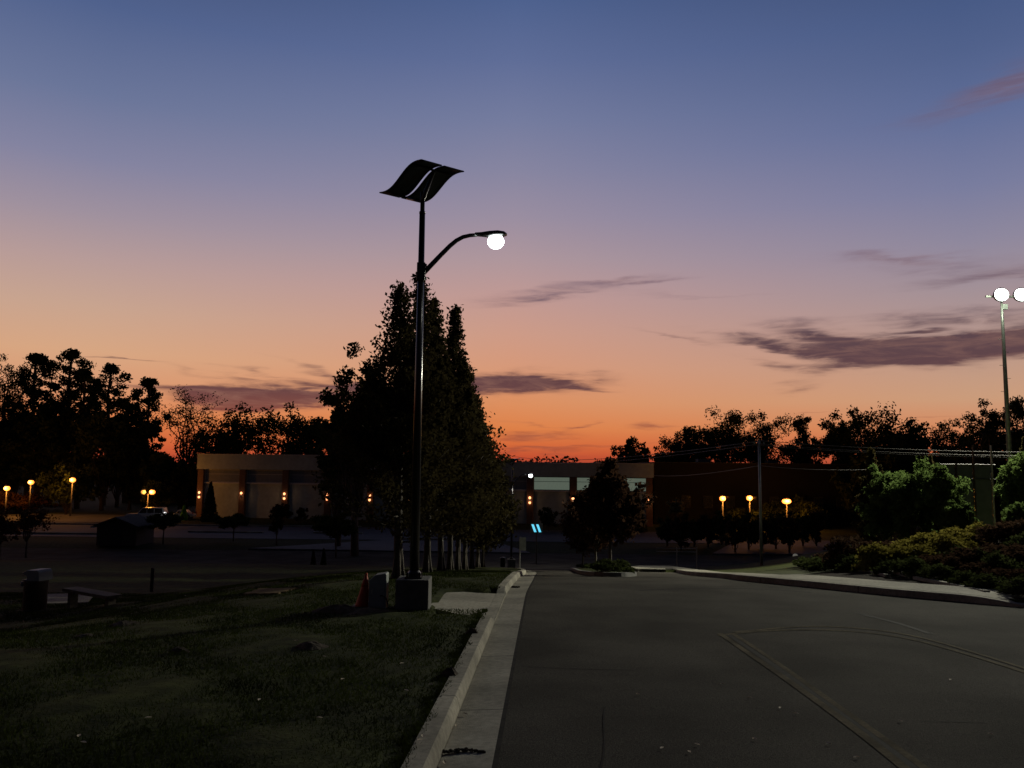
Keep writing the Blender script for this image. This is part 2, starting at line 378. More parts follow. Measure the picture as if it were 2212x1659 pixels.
ry = np.concatenate([np.arange(-20, 62, .3), np.arange(62, 80.1, .5)])
NC = 90; tt = np.linspace(0, 1, NC)**1.0
L_, R_ = np.maximum(xl(ry), -140), np.minimum(xr(ry), 60)
R_[ry < 10.6] = 60
RX = L_[:, None]*(1-tt)+R_[:, None]*tt; RY = np.repeat(ry[:, None], NC, 1); RZ = Gb(RX, RY)+.02*(RY > 60)
V = np.stack([RX.ravel(), RY.ravel(), RZ.ravel()], 1); ii = np.arange(RX.size).reshape(RX.shape)
Fq = np.stack([ii[:-1, :-1].ravel(), ii[:-1, 1:].ravel(), ii[1:, 1:].ravel(), ii[1:, :-1].ravel()], 1)
tag(mkmesh('road', V, Fq, MA['asphalt'], None, True), kind='structure')

def sweep(name, path, prof, m, side, smin=None, smax=None, hfun=None, kind='structure', zf=Gb, parent=None):
    p = path; 
    if smin is not None: p = p[(p[:, 1] >= smin) & (p[:, 1] <= smax)]
    d = np.gradient(p, axis=0); d /= np.hypot(d[:, 0], d[:, 1])[:, None]
    nrm = np.stack([-d[:, 1], d[:, 0]], 1)*side
    vs = []; k = len(prof)
    h = hfun(p) if hfun else np.ones(len(p))
    for j, (o, z) in enumerate(prof):
        q = p+nrm*o; vs.append(np.stack([q[:, 0], q[:, 1], zf(p[:, 0], p[:, 1])+z*(h if z > .02 else 1)+.0], 1))
    V = np.stack(vs, 1).reshape(-1, 3); n = len(p); ii = np.arange(n*k).reshape(n, k)
    Fq = np.stack([ii[:-1, :-1].ravel(), ii[:-1, 1:].ravel(), ii[1:, 1:].ravel(), ii[1:, :-1].ravel()], 1)
    o = mkmesh(name, V, Fq, m, parent)
    if kind: tag(o, kind=kind)
    return o
# left kerb with gutter (path runs away from the camera, its left side is +normal)
DW0, DW1 = gp(1050, 1327)[1], gp(1085, 1273)[1]
def hcut(p):
    y = p[:, 1]; return 1-.86*sstep((y-DW0+.5)/.5)*(1-sstep((y-DW1)/.5))
sweep('gutter', KLs, [(-.03, .006), (.42, -.012)], MA['concrete'], 1, -24, 60)
sweep('road_seam_and_shadow', KLs, [(-.075, .004), (-.028, .005)], MA['tar'], 1, -24, 50)
sweep('kerb', KLs, [(.42, -.3), (.425, .02), (.455, .118), (.475, .138), (.64, .142), (.66, .1), (.66, -.3)], MA['walk'], 1, -24, 60, hcut)
def htap(p):
    y = p[:, 1]; x = p[:, 0]; return 1-.85*sstep((x-10.2)/1.2)
KRr = KRs[::-1]
KRc = KRs[(KRs[:, 0] < 40) & (KRs[:, 1] < 62)]
sweep('kerb', KRc, [(0.0, -.1), (.012, .14), (.03, .155), (.18, .158), (.185, -.1)], MA['concrete'], -1, hfun=htap)
sweep('sidewalk', KRc[KRc[:, 1] < 48], [(.19, -.1), (.19, .160), (1.5, .165), (1.5, -.2)], MA['walk'], -1, hfun=htap)

def drape_quad(name, c, m, dz, n=(16, 16), jag=0.0, kind='structure', zf=None, thick=.25):
    zf = zf or (lambda x, y: G(x, y)+LAWN)
    c = np.array(c, float); u = np.linspace(0, 1, n[0]); v = np.linspace(0, 1, n[1]); U, Vv = np.meshgrid(u, v)
    P = (c[0][None, None]*((1-U)*(1-Vv))[..., None]+c[1]*(U*(1-Vv))[..., None]+c[2]*(U*Vv)[..., None]+c[3]*((1-U)*Vv)[..., None])
    if jag:
        e = (U == 0) | (U == 1) | (Vv == 0) | (Vv == 1); P = P+e[..., None]*rng.normal(0, jag, P.shape)
    Zt = zf(P[..., 0], P[..., 1])+dz
    V = np.concatenate([np.concatenate([P, Zt[..., None]], -1).reshape(-1, 3)], 0)
    ii = np.arange(U.size).reshape(U.shape)
    Fq = np.stack([ii[:-1, :-1].ravel(), ii[:-1, 1:].ravel(), ii[1:, 1:].ravel(), ii[1:, :-1].ravel()], 1).tolist()
    V = V.tolist(); ring = list(ii[0, :])+list(ii[1:, -1])+list(ii[-1, -2::-1])+list(ii[-2:0:-1, 0]); b = len(V)
    for r in ring: V.append([V[r][0], V[r][1], V[r][2]-thick])
    for k in range(len(ring)): k2 = (k+1) % len(ring); Fq.append([int(ring[k]), b+k, b+k2, int(ring[k2])])
    o = mkmesh(name, V, [tuple(map(int, q)) for q in Fq], m)
    return tag(o, kind=kind) if kind else o
pa, pb, pc, pd = gp(923, 1307), gp(1048, 1327), gp(1083, 1273), gp(969, 1273)
pb = (float(xl(pb[1]))-.655, pb[1]); pc = (float(xl(pc[1]))-.655, pc[1])
drape_quad('driveway', [pa, pb, pc, pd], MA['walk'], .012, zf=lambda x, y: G(x, y)+.006+(LAWN-.006)*np.clip((xl(y)-.66-x)/2.0, 0, 1))
sweep('lawn_edge', KLs, [(.655, .119), (1.0, .124), (1.05, .0)], MA['grass'], 1, -24, DW0-.45)
sweep('lawn_edge', KLs, [(.655, .119), (1.0, .124), (1.05, .0)], MA['grass'], 1, DW1+.3, 60)
drape_quad('path', [gp(60, 1305), gp(190, 1303), gp(205, 1283), gp(75, 1285)], MA['walk'], .035)
tag(drape_quad('bare_earth', [gp(528, 1286), gp(600, 1284), gp(640, 1273), gp(560, 1274)], MA['earth'], .035, jag=.05, kind=None), kind='structure')
# parking area and strips near the building
flat = lambda x, y: np.full(np.shape(x), -6.4)
drape_quad('parking_lot', [(-64, 91), (26, 91), (22, 106), (-64, 112)], MA['lot'], LAWN+.03, zf=flat)
drape_quad('parking_lot', [(-130, 112.4), (-48, 112.4), (-48, 128), (-130, 132)], MA['lot'], LAWN+.04, zf=flat)
drape_quad('road', [(-26, 80.6), (2, 79.4), (-2, 91.2), (-14, 91.2)], MA['lot'], LAWN+.035, zf=flat)
drape_quad('road', [(20, 80.4), (60, 80.4), (60, 96), (27, 96)], MA['lot'], LAWN+.035, zf=flat)
def strip(name, pts, w, m, dz, zf=Gb, kind='structure'):
    p = smooth_path(pts, .25, 9)
    return sweep(name, p, [(-w/2, dz), (w/2, dz)], m, 1, kind=kind, zf=zf)
def rp(l): return [cast(x, y, Gb) for x, y in l]
strip('road_marking', rp([(1556, 1369), (1600, 1400), (1695, 1465), (1770, 1519), (1866, 1589), (1953, 1659), (2050, 1740)]), .10, MA['line'], .006)
strip('road_marking', rp([(1582, 1369), (1625, 1396), (1704, 1450), (1790, 1513), (1904, 1592), (1997, 1659), (2100, 1740)]), .08, MA['line'], .006)
strip('road_seam_and_shadow', rp([(1568, 1367), (1613, 1398), (1700, 1457), (1780, 1516), (1885, 1590), (1975, 1659), (2075, 1740)]), .10, MA['tar'], .005)
arc = [(1552, 1370), (1584, 1364), (1657, 1358.5), (1736, 1355.5), (1828, 1358), (1923, 1367), (1999, 1383), (2094, 1411), (2212, 1448), (2320, 1484)]
strip('road_marking', rp([(x, y+4) for x, y in arc]), .10, MA['line'], .007)
strip('road_marking', rp([(x, y-4+(6 if x < 1660 else 0)) for x, y in arc[1:]]), .08, MA['line'], .007)
strip('road_seam_and_shadow', rp([(1850, 1325), (1900, 1336), (1960, 1352), (2010, 1370)]), .12, MA['tar'], .005)
strip('road_seam_and_shadow', rp([(1380, 1276), (1500, 1271), (1640, 1272), (1760, 1281)]), .10, MA['tar'], .005)  # tree shadow streak across the asphalt, painted as a dark strip
for pts in ([(1130, 1440), (1190, 1448), (1262, 1441), (1340, 1452), (1402, 1446)], [(1300, 1659), (1312, 1600), (1296, 1556), (1310, 1510)], [(1980, 1560), (2040, 1551), (2110, 1566), (2190, 1558)]):
    q_ = rp(pts); q_ = [(a_+rng.normal(0, .03), b_+rng.normal(0, .03)) for i_ in range(len(q_)-1) for t_ in (0, .25, .5, .75) for a_, b_ in [(q_[i_][0]+(q_[i_+1][0]-q_[i_][0])*t_, q_[i_][1]+(q_[i_+1][1]-q_[i_][1])*t_)]]
    strip('road_crack', q_, .018, MA['tar'], .005)
# edge strips of the lots
for (x0, x1, y, w) in [(-39, -30, 98, .5), (-24, -18, 98.5, .5), (-62, -46, 94, .45), (-13, -2, 91.5, .4), (-70, -20, 108.2, .4)]:
    tag(MB().box(x0, x1, y, y+w, -6.4+LAWN-.1, -6.4+LAWN+.2).build('kerb', MA['walk']), kind='structure')

# island
isl = [(2.9, 27.9), (3.3, 27.0), (3.85, 27.2), (4.6, 29.5), (5.6, 37), (6.3, 47), (6.3, 57), (5.2, 60), (4.2, 57), (3.6, 47), (3.05, 36)]
ip = smooth_path(isl+[isl[0]], .3, 5); vs = []; fs = []
nI = len(ip); cx_, cy_ = ip.mean(0)
cen_ = np.array([np.interp(ip[:, 1], [27, 45, 60], [3.35, 4.8, 5.2]), np.clip(ip[:, 1], 27.7, 59.5)]).T
for q, s_, z in ((1.0, 0, -.2), (1.0, 0, .14), (.86, 0, .15), (.82, 0, .12), (0.0, 0, .2)):
    for j in range(nI):
        xx, yy = cen_[j]+(ip[j]-cen_[j])*q; vs.append((xx, yy, float(Gb(xx, yy))+z))
for r in range(4):
    for j in range(nI-1): fs.append((r*nI+j, r*nI+j+1, (r+1)*nI+j+1, (r+1)*nI+j))
me = mkmesh('traffic_island', vs, fs, MA['cast']); me.data.materials.append(MA['grass'])
for i, p in enumerate(me.data.polygons): p.material_index = 0 if i < 3*(nI-1) else 1
tag(me, kind='structure')

# ------------------------------------------------------------------ grass blades near the camera
def blades(n):
    xs = rng.uniform(-20, 0, n*4); ys = 5.2+26*rng.random(n*4)**2.0
    e = xl(ys)-.62; keep = (xs < e+.03) & (xs > -ys*.68-.5)
    inp = (ys > pa[1]-.6) & (ys < pc[1]) & (xs > pd[0]-.2)
    xs, ys = xs[keep & ~inp][:n], ys[keep & ~inp][:n]
    m = n//30; ye = 5.5+13*rng.random(m)**1.4; xe = xl(ye)-.64-np.abs(rng.normal(0, .05, m))+.05*np.sin(ye*5)+.03*np.sin(ye*13)
    k = (ye < pa[1]-.6) | (ye > pc[1]); xs = np.concatenate([xs, xe[k]]); ys = np.concatenate([ys, ye[k]]); n = len(xs)
    z = G(xs, ys)+LAWN-.005; h = rng.uniform(.02, .055, n); w = rng.uniform(.003, .006, n)*(1+ys/12); a = rng.uniform(0, 6.28, n)
    lx, ly = rng.normal(0, .02, n), rng.normal(0, .02, n)
    c, s = np.cos(a)*w, np.sin(a)*w
    V = np.stack([np.stack([xs-c, ys-s, z], 1), np.stack([xs+c, ys+s, z], 1), np.stack([xs+lx, ys+ly, z+h], 1)], 1).reshape(-1, 3)
    me = bpy.data.meshes.new('grass'); me.vertices.add(3*n); me.vertices.foreach_set('co', V.ravel())
    me.loops.add(3*n); me.loops.foreach_set('vertex_index', np.arange(3*n)); me.polygons.add(n)
    me.polygons.foreach_set('loop_start', np.arange(0, 3*n, 3)); me.update(); me.validate(); me.materials.append(MA['blade'])
    o = bpy.data.objects.new('grass', me); COL.objects.link(o)
    tag(o, 'short green lawn grass running up to the concrete kerb', 'grass', kind='stuff')
blades(150000)

# ------------------------------------------------------------------ trees
def leafmesh(name, P, size, m, parent, flat=.0):
    n = len(P); s = size*rng.uniform(.6, 1.35, n)
    a = rng.normal(size=(n, 3)); a /= np.linalg.norm(a, axis=1)[:, None]
    b = rng.normal(size=(n, 3)); b -= a*(a*b).sum(1)[:, None]; b /= np.linalg.norm(b, axis=1)[:, None]
    a = a*s[:, None]*.62; b = b*s[:, None]*.36
    V = np.stack([P-a, P-b*.9+a*.1, P+a, P+b], 1).reshape(-1, 3)
    me = bpy.data.meshes.new(name); me.vertices.add(4*n); me.vertices.foreach_set('co', V.ravel())
    me.loops.add(4*n); me.loops.foreach_set('vertex_index', np.arange(4*n)); me.polygons.add(n)
    me.polygons.foreach_set('loop_start', np.arange(0, 4*n, 4)); me.update(); me.validate(); me.materials.append(m)
    o = bpy.data.objects.new(name, me); COL.objects.link(o); o.parent = parent; return o
def blob(c, r, n, shell=.35):
    d = rng.normal(size=(n, 3)); d /= np.linalg.norm(d, axis=1)[:, None]
    rr = (shell+(1-shell)*rng.random(n))**.6
    rr = rr*np.where(rng.random(n) < .16, rng.uniform(1.05, 1.38, n), 1)
    return np.array(c)+d*rr[:, None]*np.array(r)
def limb(mb, p0, p1, r0, r1, n=6, sag=0, wob=.06):
    p0, p1 = np.array(p0, float), np.array(p1, float); L = np.linalg.norm(p1-p0); pts = []; k = 5
    w = rng.normal(0, wob*L, (k+1, 3)); w[0] = 0; w[-1] *= .3
    for i in range(k+1):
        t = i/k; p = p0+(p1-p0)*t+w[i]*.5; p[2] += sag*L*math.sin(math.pi*t); pts.append(p)
    mb.tube(pts, [r0+(r1-r0)*i/k for i in range(k+1)], n); return pts
def tree(label, x, Y, H, R, kind, leaf, group=None, bark='bark', n=3500, ls=.35, base=.25, tr=None, name='tree', lean=0, z=None, cat='tree', dens=1.0):
    global rng
    rng = np.random.default_rng(zlib.crc32(label.encode()))
    z0 = (Gs(x, Y)+LAWN if z is None else z)-.05
    root = thing(name, label, cat, (x, Y, z0), 0, group)
    mb = MB(); pts = []; tr = tr or H*.018+.05
    nc = lambda a: max(3, int(a))
    if kind == 'pine':
        tops = limb(mb, (0, 0, 0), (lean, 0, H*.97), tr, tr*.3, 8, wob=.012); b = base*H; k = 52; per = n//k
        for i in range(k):
            t = (i+rng.random())/k; h = b+(H-b)*t; rad = R*(.55+.5*math.sin(math.pi*min(1, t*.85+.1)))*(1 if t < .8 else 1-(t-.8)*2.2)
            a = rng.random()*6.28; rr = rad*(.35+.55*rng.random())*(1 if t < .85 else .3)
            c = np.array([lean*h/H+rr*math.cos(a), rr*math.sin(a), min(h, H-.07*H)]); limb(mb, (lean*h/H, 0, h-.06*H), c, tr*.3, tr*.08, 4)
            q = R*rng.uniform(.22, .42); pts.append(blob(c, (q, q, q*.6), per, .05))
    elif kind == 'broad':
        forks = []; b = base*H; limb(mb, (0, 0, 0), (lean*.3, 0, b), tr, tr*.75, 8, wob=.02)
        for i in range(9):
            a = i*2.4+rng.random()*.7; el = rng.uniform(.25, 1.0); e = np.array([lean+R*el*math.cos(a)*.75, R*el*math.sin(a)*.75, H*(.97-.36*el*rng.uniform(.7, 1.2))])
            pp = limb(mb, (lean*.3, 0, b*rng.uniform(.85, 1)), e, tr*.5, tr*.12, 5, .04, .07)
            for j in range(7):
                s = pp[rng.integers(2, 6)]; d = rng.normal(size=3); d[2] = abs(d[2])*.8; d /= np.linalg.norm(d)
                e2 = s+d*R*rng.uniform(.22, .5); e2[2] = min(e2[2], H*.97); limb(mb, s, e2, tr*.16, tr*.05, 4, 0, .1); forks.append(e2)
        k = len(forks); per = max(8, n//k)
        for c in forks:
            q = R*rng.uniform(.15, .34); pts.append(blob(c, (q, q, q*.9), per, .0))
    elif kind in ('dense', 'round'):
        b = base*H; limb(mb, (0, 0, 0), (0, 0, b+(H-b)*.6), tr, tr*.4, 8, wob=.015)
        k = 80 if kind == 'dense' else 36; per = n//k; Hc = (H-b)
        for i in range(k):
            d = rng.normal(size=3); d /= np.linalg.norm(d); rr = rng.uniform(.4, .95)*(.8+.25*math.sin(5*math.atan2(d[1], d[0])+7*d[2]+x)); rr = min(rr, .86)
            c = np.array([d[0]*R*rr, d[1]*R*rr, b+Hc*.5+d[2]*Hc*.5*rr*.95])
            if i % 3 == 0: limb(mb, (0, 0, b+Hc*.15*rng.random()), c, tr*.3, tr*.06, 4)
            q = rng.uniform(.15, .27); pts.append(blob(c, (R*q, R*q, min(R, Hc*.5)*q*1.1), per, .0))
    elif kind == 'cone':
        limb(mb, (0, 0, 0), (0, 0, H*.98), tr, .02, 9, wob=.006); b = base*H; k = int(90*dens)
        # flared foot with buttresses
        for a in np.arange(0, 6.28, 1.26): mb.tube([(math.cos(a)*tr*1.5, math.sin(a)*tr*1.5, -.05), (math.cos(a)*tr*.9, math.sin(a)*tr*.9, .25), (math.cos(a)*tr*.4, math.sin(a)*tr*.4, 1.0)], [tr*.35, tr*.4, tr*.3], 6)
        leaders = [(0, 0, 0, H, R)]
        for q in range(4 if n > 9000 else 2):
            a = rng.random()*6.28; leaders.append((R*.4*math.cos(a), R*.4*math.sin(a), H*.40, H*rng.uniform(.66, .86), R*.40))
        for (ox, oy, hb, ht_, Rl) in leaders:
            kk_ = k if ox == 0 else k//3; nn_ = int(n*.85) if ox == 0 else n//4
            if ox: limb(mb, (0, 0, hb*.8), (ox, oy, ht_*.97), tr*.3, .01, 5, wob=.01)
            bb = b if ox == 0 else hb
            for i in range(kk_):
                t = (i/kk_)**.9; h = bb+(ht_-bb)*t*.985; rad = Rl*(min(1, (1-t)/.84)**1.15*rng.uniform(.42, 1.18)+.045); a = i*2.4+rng.random()
                lift = rad*rng.uniform(.35, .95); u0 = .35*t if ox else 0
                o0 = np.array([ox, oy, h]); e = np.array([ox+rad*math.cos(a), oy+rad*math.sin(a), min(h+lift, ht_)])
                limb(mb, o0, e, tr*.13*(1.1-t)+.006, .006, 4, -.05)
                m_ = max(8, int(nn_/kk_*(.3+1.4*(1-t)))); u = rng.random(m_)**.6
                P = o0+u[:, None]*(e-o0); sp_ = Rl*.055+.035*R*(1-t)
                pts.append(P+rng.normal(0, 1, (m_, 3))*np.array([sp_, sp_, sp_*.8]))
        pts.append(np.stack([rng.normal(0, .03*R, 60), rng.normal(0, .03*R, 60), H*(.93+.07*rng.random(60))], 1))
    elif kind == 'spire':   # tight conical evergreen
        limb(mb, (0, 0, 0), (0, 0, H*.95), tr, .02, 6, wob=.004); t = rng.random(n)**1.3; a = rng.random(n)*6.28
        rad = R*(1-t)**.8*(.55+.45*rng.random(n)**.5)*(1+.13*np.sin(a*5+t*30)); pts.append(np.stack([rad*np.cos(a), rad*np.sin(a), base*H+(1-base)*H*t], 1))
    P = np.concatenate(pts); P[:, 2] = np.maximum(P[:, 2], .05)
    if kind in ('dense', 'broad', 'pine', 'round'): P[:, 2] *= H/np.percentile(P[:, 2], 99.6)
    if kind in ('dense', 'round'): P[:, :2] *= R/np.percentile(np.abs(P[:, 0]), 98.5)
    if kind == 'cone' and lean:
        P[:, 0] += lean*(P[:, 2]/H)**1.5; mb.v = [(v[0]+lean*(max(v[2], 0)/H)**1.5, v[1], v[2]) for v in mb.v]
    mb.build('trunk', MA[bark], root, True); leafmesh('crown', P, ls, MA[leaf], root)
    return root
def ptree(label, px, top, Y, wpx, kind, leaf, **kw):
    x = at(px, 1000, Y)[0]; zt = at(px, top, Y)[2]; zb = kw.get('z', Gs(x, Y)+LAWN)
    return tree(label, x, Y, zt-zb+.05, wpx/2/F*Y, kind, leaf, **kw)

GRP = 'trees behind the left parking area'
for i, (lab, px, top, Y, w, kd, lf, n, b) in enumerate([
 ('tall pine cut by the left edge of the photo', 5, 768, 128, 90, 'broad', 'leafdark', 4200, .45),
 ('broad round-topped pine, the second from the left edge', 62, 766, 122, 100, 'pine', 'leafpine', 7000, .34),
 ('tallest pine with a rounded domed top and open lower limbs', 141, 757, 125, 86, 'pine', 'leafpine', 5600, .4),
 ('pine with a low rounded head on the right flank of the tallest pine', 172, 800, 118, 74, 'pine', 'leafpine', 5000, .4),
 ('small-headed pine left of the lone domed pine', 228, 788, 130, 80, 'pine', 'leafpine', 4200, .42),
 ('lone domed pine beside the wide bare-limbed tree', 315, 819, 120, 74, 'pine', 'leafpine', 5600, .3),
 ('wide open tree with fanning bare limbs left of the building', 402, 842, 124, 150, 'broad', 'leafdark', 4200, .25),
 ('ragged oak rising over the left end of the building roof', 512, 876, 150, 110, 'dense', 'leafdark', 5200, .3),
 ('broad dark oak above the middle of the left roof', 620, 877, 152, 140, 'dense', 'leafdark', 7000, .3),
 ('small oak at the right shoulder of the broad roof oak', 684, 902, 155, 60, 'dense', 'leafdark', 3000, .35),
 ('low bushy tree behind the left roof corner', 455, 915, 148, 90, 'dense', 'leafdark', 3500, .3)]):
    if Y < 140: Y += 26
    ptree(lab, px, top, Y, w*1.08, kd, lf, n=n, ls=.46 if kd != 'broad' else .30, base=b, group=GRP)
for i, (lab, px, top, Y, w) in enumerate([
 ('dark full tree at the left edge behind the amber lamps', 18, 930, 145, 110), ('dark dense tree under the broad round-topped pine', 85, 900, 142, 110),
 ('dark dense tree under the tallest pine', 155, 868, 143, 110), ('massive dark tree with a rounded top between the pines', 225, 862, 140, 120),
 ('dark dense tree left of the lone domed pine trunk', 285, 905, 143, 90), ('dark bushy tree filling the gap left of the tallest pine', 108, 838, 150, 84), ('dark bushy tree filling the gap right of the small-headed pine', 258, 868, 150, 80), ('dark bushy tree at the left edge filling below the edge pine', 35, 850, 152, 90),
 ('low dark tree behind the paired amber lamp', 340, 985, 138, 90),
 ('low dark tree beside the left end of the building', 398, 1000, 139, 70)]):
    ptree(lab, px, top, Y, w, 'dense', 'leafdark', n=6500, ls=.6, base=.02, group='dark understory trees left of the building')

ROW = 'redwoods in a row along the kerb'
for i, (px, by, Y, top, wpx, tx, lab) in enumerate([
 (861, 1251, 21.6, 612, 320, 849, 'nearest redwood of the kerb row with its trunk left of the solar lamp'),
 (923, 1236, 24.6, 580, 245, 893, 'tallest redwood of the kerb row with its tip behind the lamp pole'),
 (953, 1228, 27.5, 640, 205, 926, 'third redwood of the row with the broad fibrous trunk'),
 (972, 1225, 30.5, 655, 180, 974, 'redwood of the row with a separate slim pointed tip on the right'),
 (989, 1224, 33.5, 770, 235, 0, 'fifth redwood from the lamp pole in the kerb row'),
 (1004, 1223, 36.5, 805, 215, 0, 'sixth redwood from the lamp pole in the kerb row'),
 (1019, 1222, 40, 850, 190, 0, 'seventh redwood from the lamp pole in the kerb row'),
 (1032, 1222, 44, 905, 165, 0, 'eighth redwood from the lamp pole in the kerb row'),
 (1043, 1222, 50, 950, 145, 0, 'last and farthest redwood at the road end of the kerb row')]):
    x = at(px, 1200, Y)[0]; zb = Gs(x, Y)+LAWN; H = at(px, top, Y)[2]-zb
    tree(lab, x, Y, H, wpx/2/F*Y, 'cone', 'leafrow', group=ROW, bark='palebark', n=16000 if i < 4 else 13000, ls=.098+.0026*(Y-20), base=.125, tr=.11 if i else .13, name='redwood_tree', lean=(tx-px)/F*Y if tx else 0)
ptree('bushy spreading tree left of the nearest kerb redwood', 772, 756, 76, 150, 'dense', 'leafdark', n=9000, ls=.34, base=.12, name='tree')
ptree('low ragged tree at the left foot of the tall tree clump', 735, 862, 84, 100, 'dense', 'leafdark', n=6500, ls=.36, base=.1)

RG = 'trees on the skyline right of the building'
for (lab, px, top, Y, w, kd, n, b) in [
 ('small round tree over the right end of the roof', 1358, 948, 140, 48, 'dense', 3000, .2), ('slim small tree beside the round roof-end tree', 1392, 960, 142, 26, 'dense', 1800, .2),
 ('small dark tree left of the ragged skyline trees', 1425, 968, 145, 34, 'dense', 2000, .2),
 ('ragged many-tipped tree left of the open lattice tree', 1470, 925, 135, 95, 'broad', 5200, .3), ('dark bushy tree against the left side of the lattice tree', 1512, 925, 138, 60, 'dense', 3500, .3),
 ('open lattice-like tree with many leafy tips, leftmost of the tall pair', 1570, 888, 132, 100, 'broad', 5600, .35), ('open lattice-like tree, rightmost of the tall pair', 1640, 893, 134, 105, 'broad', 5600, .35),
 ('dark lobed tree right of the utility pole', 1738, 902, 130, 70, 'broad', 6200, .3), ('tall dark tree with a square shoulder left of the wide skyline clump', 1825, 888, 128, 75, 'dense', 5200, .2),
 ('wide dark rounded tree, middle of the right skyline', 1905, 888, 126, 120, 'dense', 8500, .1), ('dark rounded tree on the right slope of the wide skyline clump', 1970, 905, 127, 80, 'dense', 5200, .15),
 ('thin wispy tree in the skyline gap left of the floodlight pole', 2038, 912, 120, 70, 'broad', 2600, .35),
 ('open-crowned tree just left of the floodlight pole', 2120, 868, 112, 90, 'broad', 4200, .4), ('tree at the right edge behind the floodlight pole', 2205, 862, 110, 80, 'broad', 4800, .4),
 ('dark tree base filling between the pole and the right edge', 2160, 930, 114, 120, 'dense', 7000, .1), ('low dark tree left of the floodlight pole', 2075, 945, 118, 90, 'dense', 4500, .1)]:
    ptree(lab, px, top, Y, w*1.35, kd, 'leafdark', n=int(n*1.8), ls=.38 if kd == 'dense' else .28, base=b, group=RG)
for (lab, px, top, w) in [('dark tree left of the lit green trees', 1850, 1000, 90), ('dark tree directly behind the green lit trees', 1900, 985, 120), ('dark tree behind the screened fence', 1960, 985, 130), ('dark tree behind the right end of the screened fence', 2060, 985, 130), ('dark tree low at the right edge', 2160, 985, 130)]:
    ptree(lab, px, top, 116+rng.random()*4, w, 'dense', 'leafdark', n=6500, ls=.6, base=.01, group='dark understory trees right of the building')

# far tree line
P = []
for s in np.arange(-420, 420, 9.0):
    Y = 420+rng.uniform(-20, 20); h = rng.uniform(9, 13.5)+(4 if rng.random() < .12 else 0)
    P.append(blob((s, Y, -6.4+h*.5), (rng.uniform(6, 10), 6, h*.55), 220, .3))
P = np.concatenate(P); o = leafmesh('woods', P, 1.7, MA['leafdark'], None)
tag(o, 'low distant woods along the horizon beyond the building', 'woods', kind='stuff')

# ------------------------------------------------------------------ island and mid-ground planting
IG = 'reddish trees on the traffic island'
for (lab, px, Y, top, w, b) in [('nearest reddish tree on the traffic island with the tall narrow top', 1318, 30, 992, 165, .26), ('middle reddish tree on the traffic island with a pale trunk', 1287, 41, 1030, 150, .24), ('farthest reddish tree on the traffic island', 1259, 50, 1062, 120, .2)]:
    x = at(px, 1200, Y)[0]; zb = Gs(x, Y)+.12
    tree(lab, x, Y, at(px, top, Y)[2]-zb, w/2/F*Y, 'cone', 'leafauto', group=IG, n=6500, ls=.17, base=b, tr=.06, z=zb, dens=.7, bark='palebark' if Y > 40 else 'bark')
def lawnz(x, Y): return Gs(x, Y)+LAWN
for (lab, px, top, Y, w, kd, lf, b, n, ls) in [
 ('dark evergreen cone in front of the left building piers', 458, 1042, 117, 34, 'spire', 'leafdark', .02, 2500, .3),
 ('dark evergreen cone near the right corner of the building', 1374, 1056, 106, 44, 'spire', 'leafdark', .02, 2500, .3),
 ('rounded dark shrub before the lit windows of the building', 1186, 1098, 106, 38, 'round', 'leafdark', .02, 1800, .28),
 ('small bush at the foot of the left building wall', 655, 1098, 116, 22, 'round', 'leafauto', .02, 900, .28),
 ('low wide bush under the third building pier', 612, 1090, 115, 40, 'round', 'leafauto', .02, 1800, .3),
 ('small pale-leaved round tree right of the building corner', 1460, 1078, 104, 32, 'round', 'leafpale', .42, 1400, .26),
 ('umbrella-shaped small tree in front of the white car', 362, 1110, 84, 66, 'round', 'leafdark', .42, 3200, .25),
 ('umbrella-shaped small tree below the second building pier', 512, 1112, 88, 76, 'round', 'leafdark', .45, 3200, .25),
 ('small tree with a dark round crown and thin trunk beside the cross road', 732, 1108, 74, 100, 'round', 'leafdark', .4, 4200, .22),
 ('slim young tree right of the timber shed', 604, 1118, 84, 30, 'round', 'leafauto', .35, 900, .24),
 ('young bare tree beside the left road with a forked trunk', 70, 1095, 70, 95, 'broad', 'leafauto', .35, 1500, .2),
 ('young bare tree at the left edge beside the road', 14, 1100, 66, 80, 'broad', 'leafauto', .35, 1400, .2)]:
    ptree(lab, px, top, Y, w, kd, lf, n=n, ls=ls, base=b, tr=.09, name='evergreen_shrub' if kd == 'spire' else ('shrub' if b < .1 else 'tree'), cat='shrub' if b < .1 else 'tree')
x = at(403, 1100, 121)[0]
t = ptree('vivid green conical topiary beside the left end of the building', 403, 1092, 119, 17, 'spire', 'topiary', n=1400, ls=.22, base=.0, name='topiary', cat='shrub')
# shrubs: three prototypes, copied
protos = []
for i, (lf, n) in enumerate([('leafolive', 1500), ('leafbrown', 1500), ('leafdark', 1500), ('leafpale', 900)]):
    r = thing('shrub', 'shrub', 'shrub', (0, 0, 0)); P = []
    for k in range(16):
        d = rng.normal(size=3); d /= np.linalg.norm(d); d[2] = abs(d[2]); P.append(blob((d[0]*.34, d[1]*.34, .12+d[2]*.5), (.2, .2, .16), n//16, .1))
    mb = MB()
    for k in range(6):
        a = k*1.05; limb(mb, (0, 0, -.05), (.3*math.cos(a), .3*math.sin(a), .55), .018, .006, 4)
    mb.build('stem', MA['bark'], r, True); leafmesh('foliage', np.concatenate(P), .075, MA[lf], r); protos.append([r, False])
def shrub(kind, x, y, w, h, label, group, z=None):
    r, used = protos[kind]; protos[kind][1] = True
    o = copy_tree(r) if used else r
    o.location = (x, y, (Gs(x, y)+LAWN-.03) if z is None else z); o.scale = (w, w, h); o.rotation_euler = (0, 0, rnd.random()*6)
    tag(o, label, 'shrub', group)
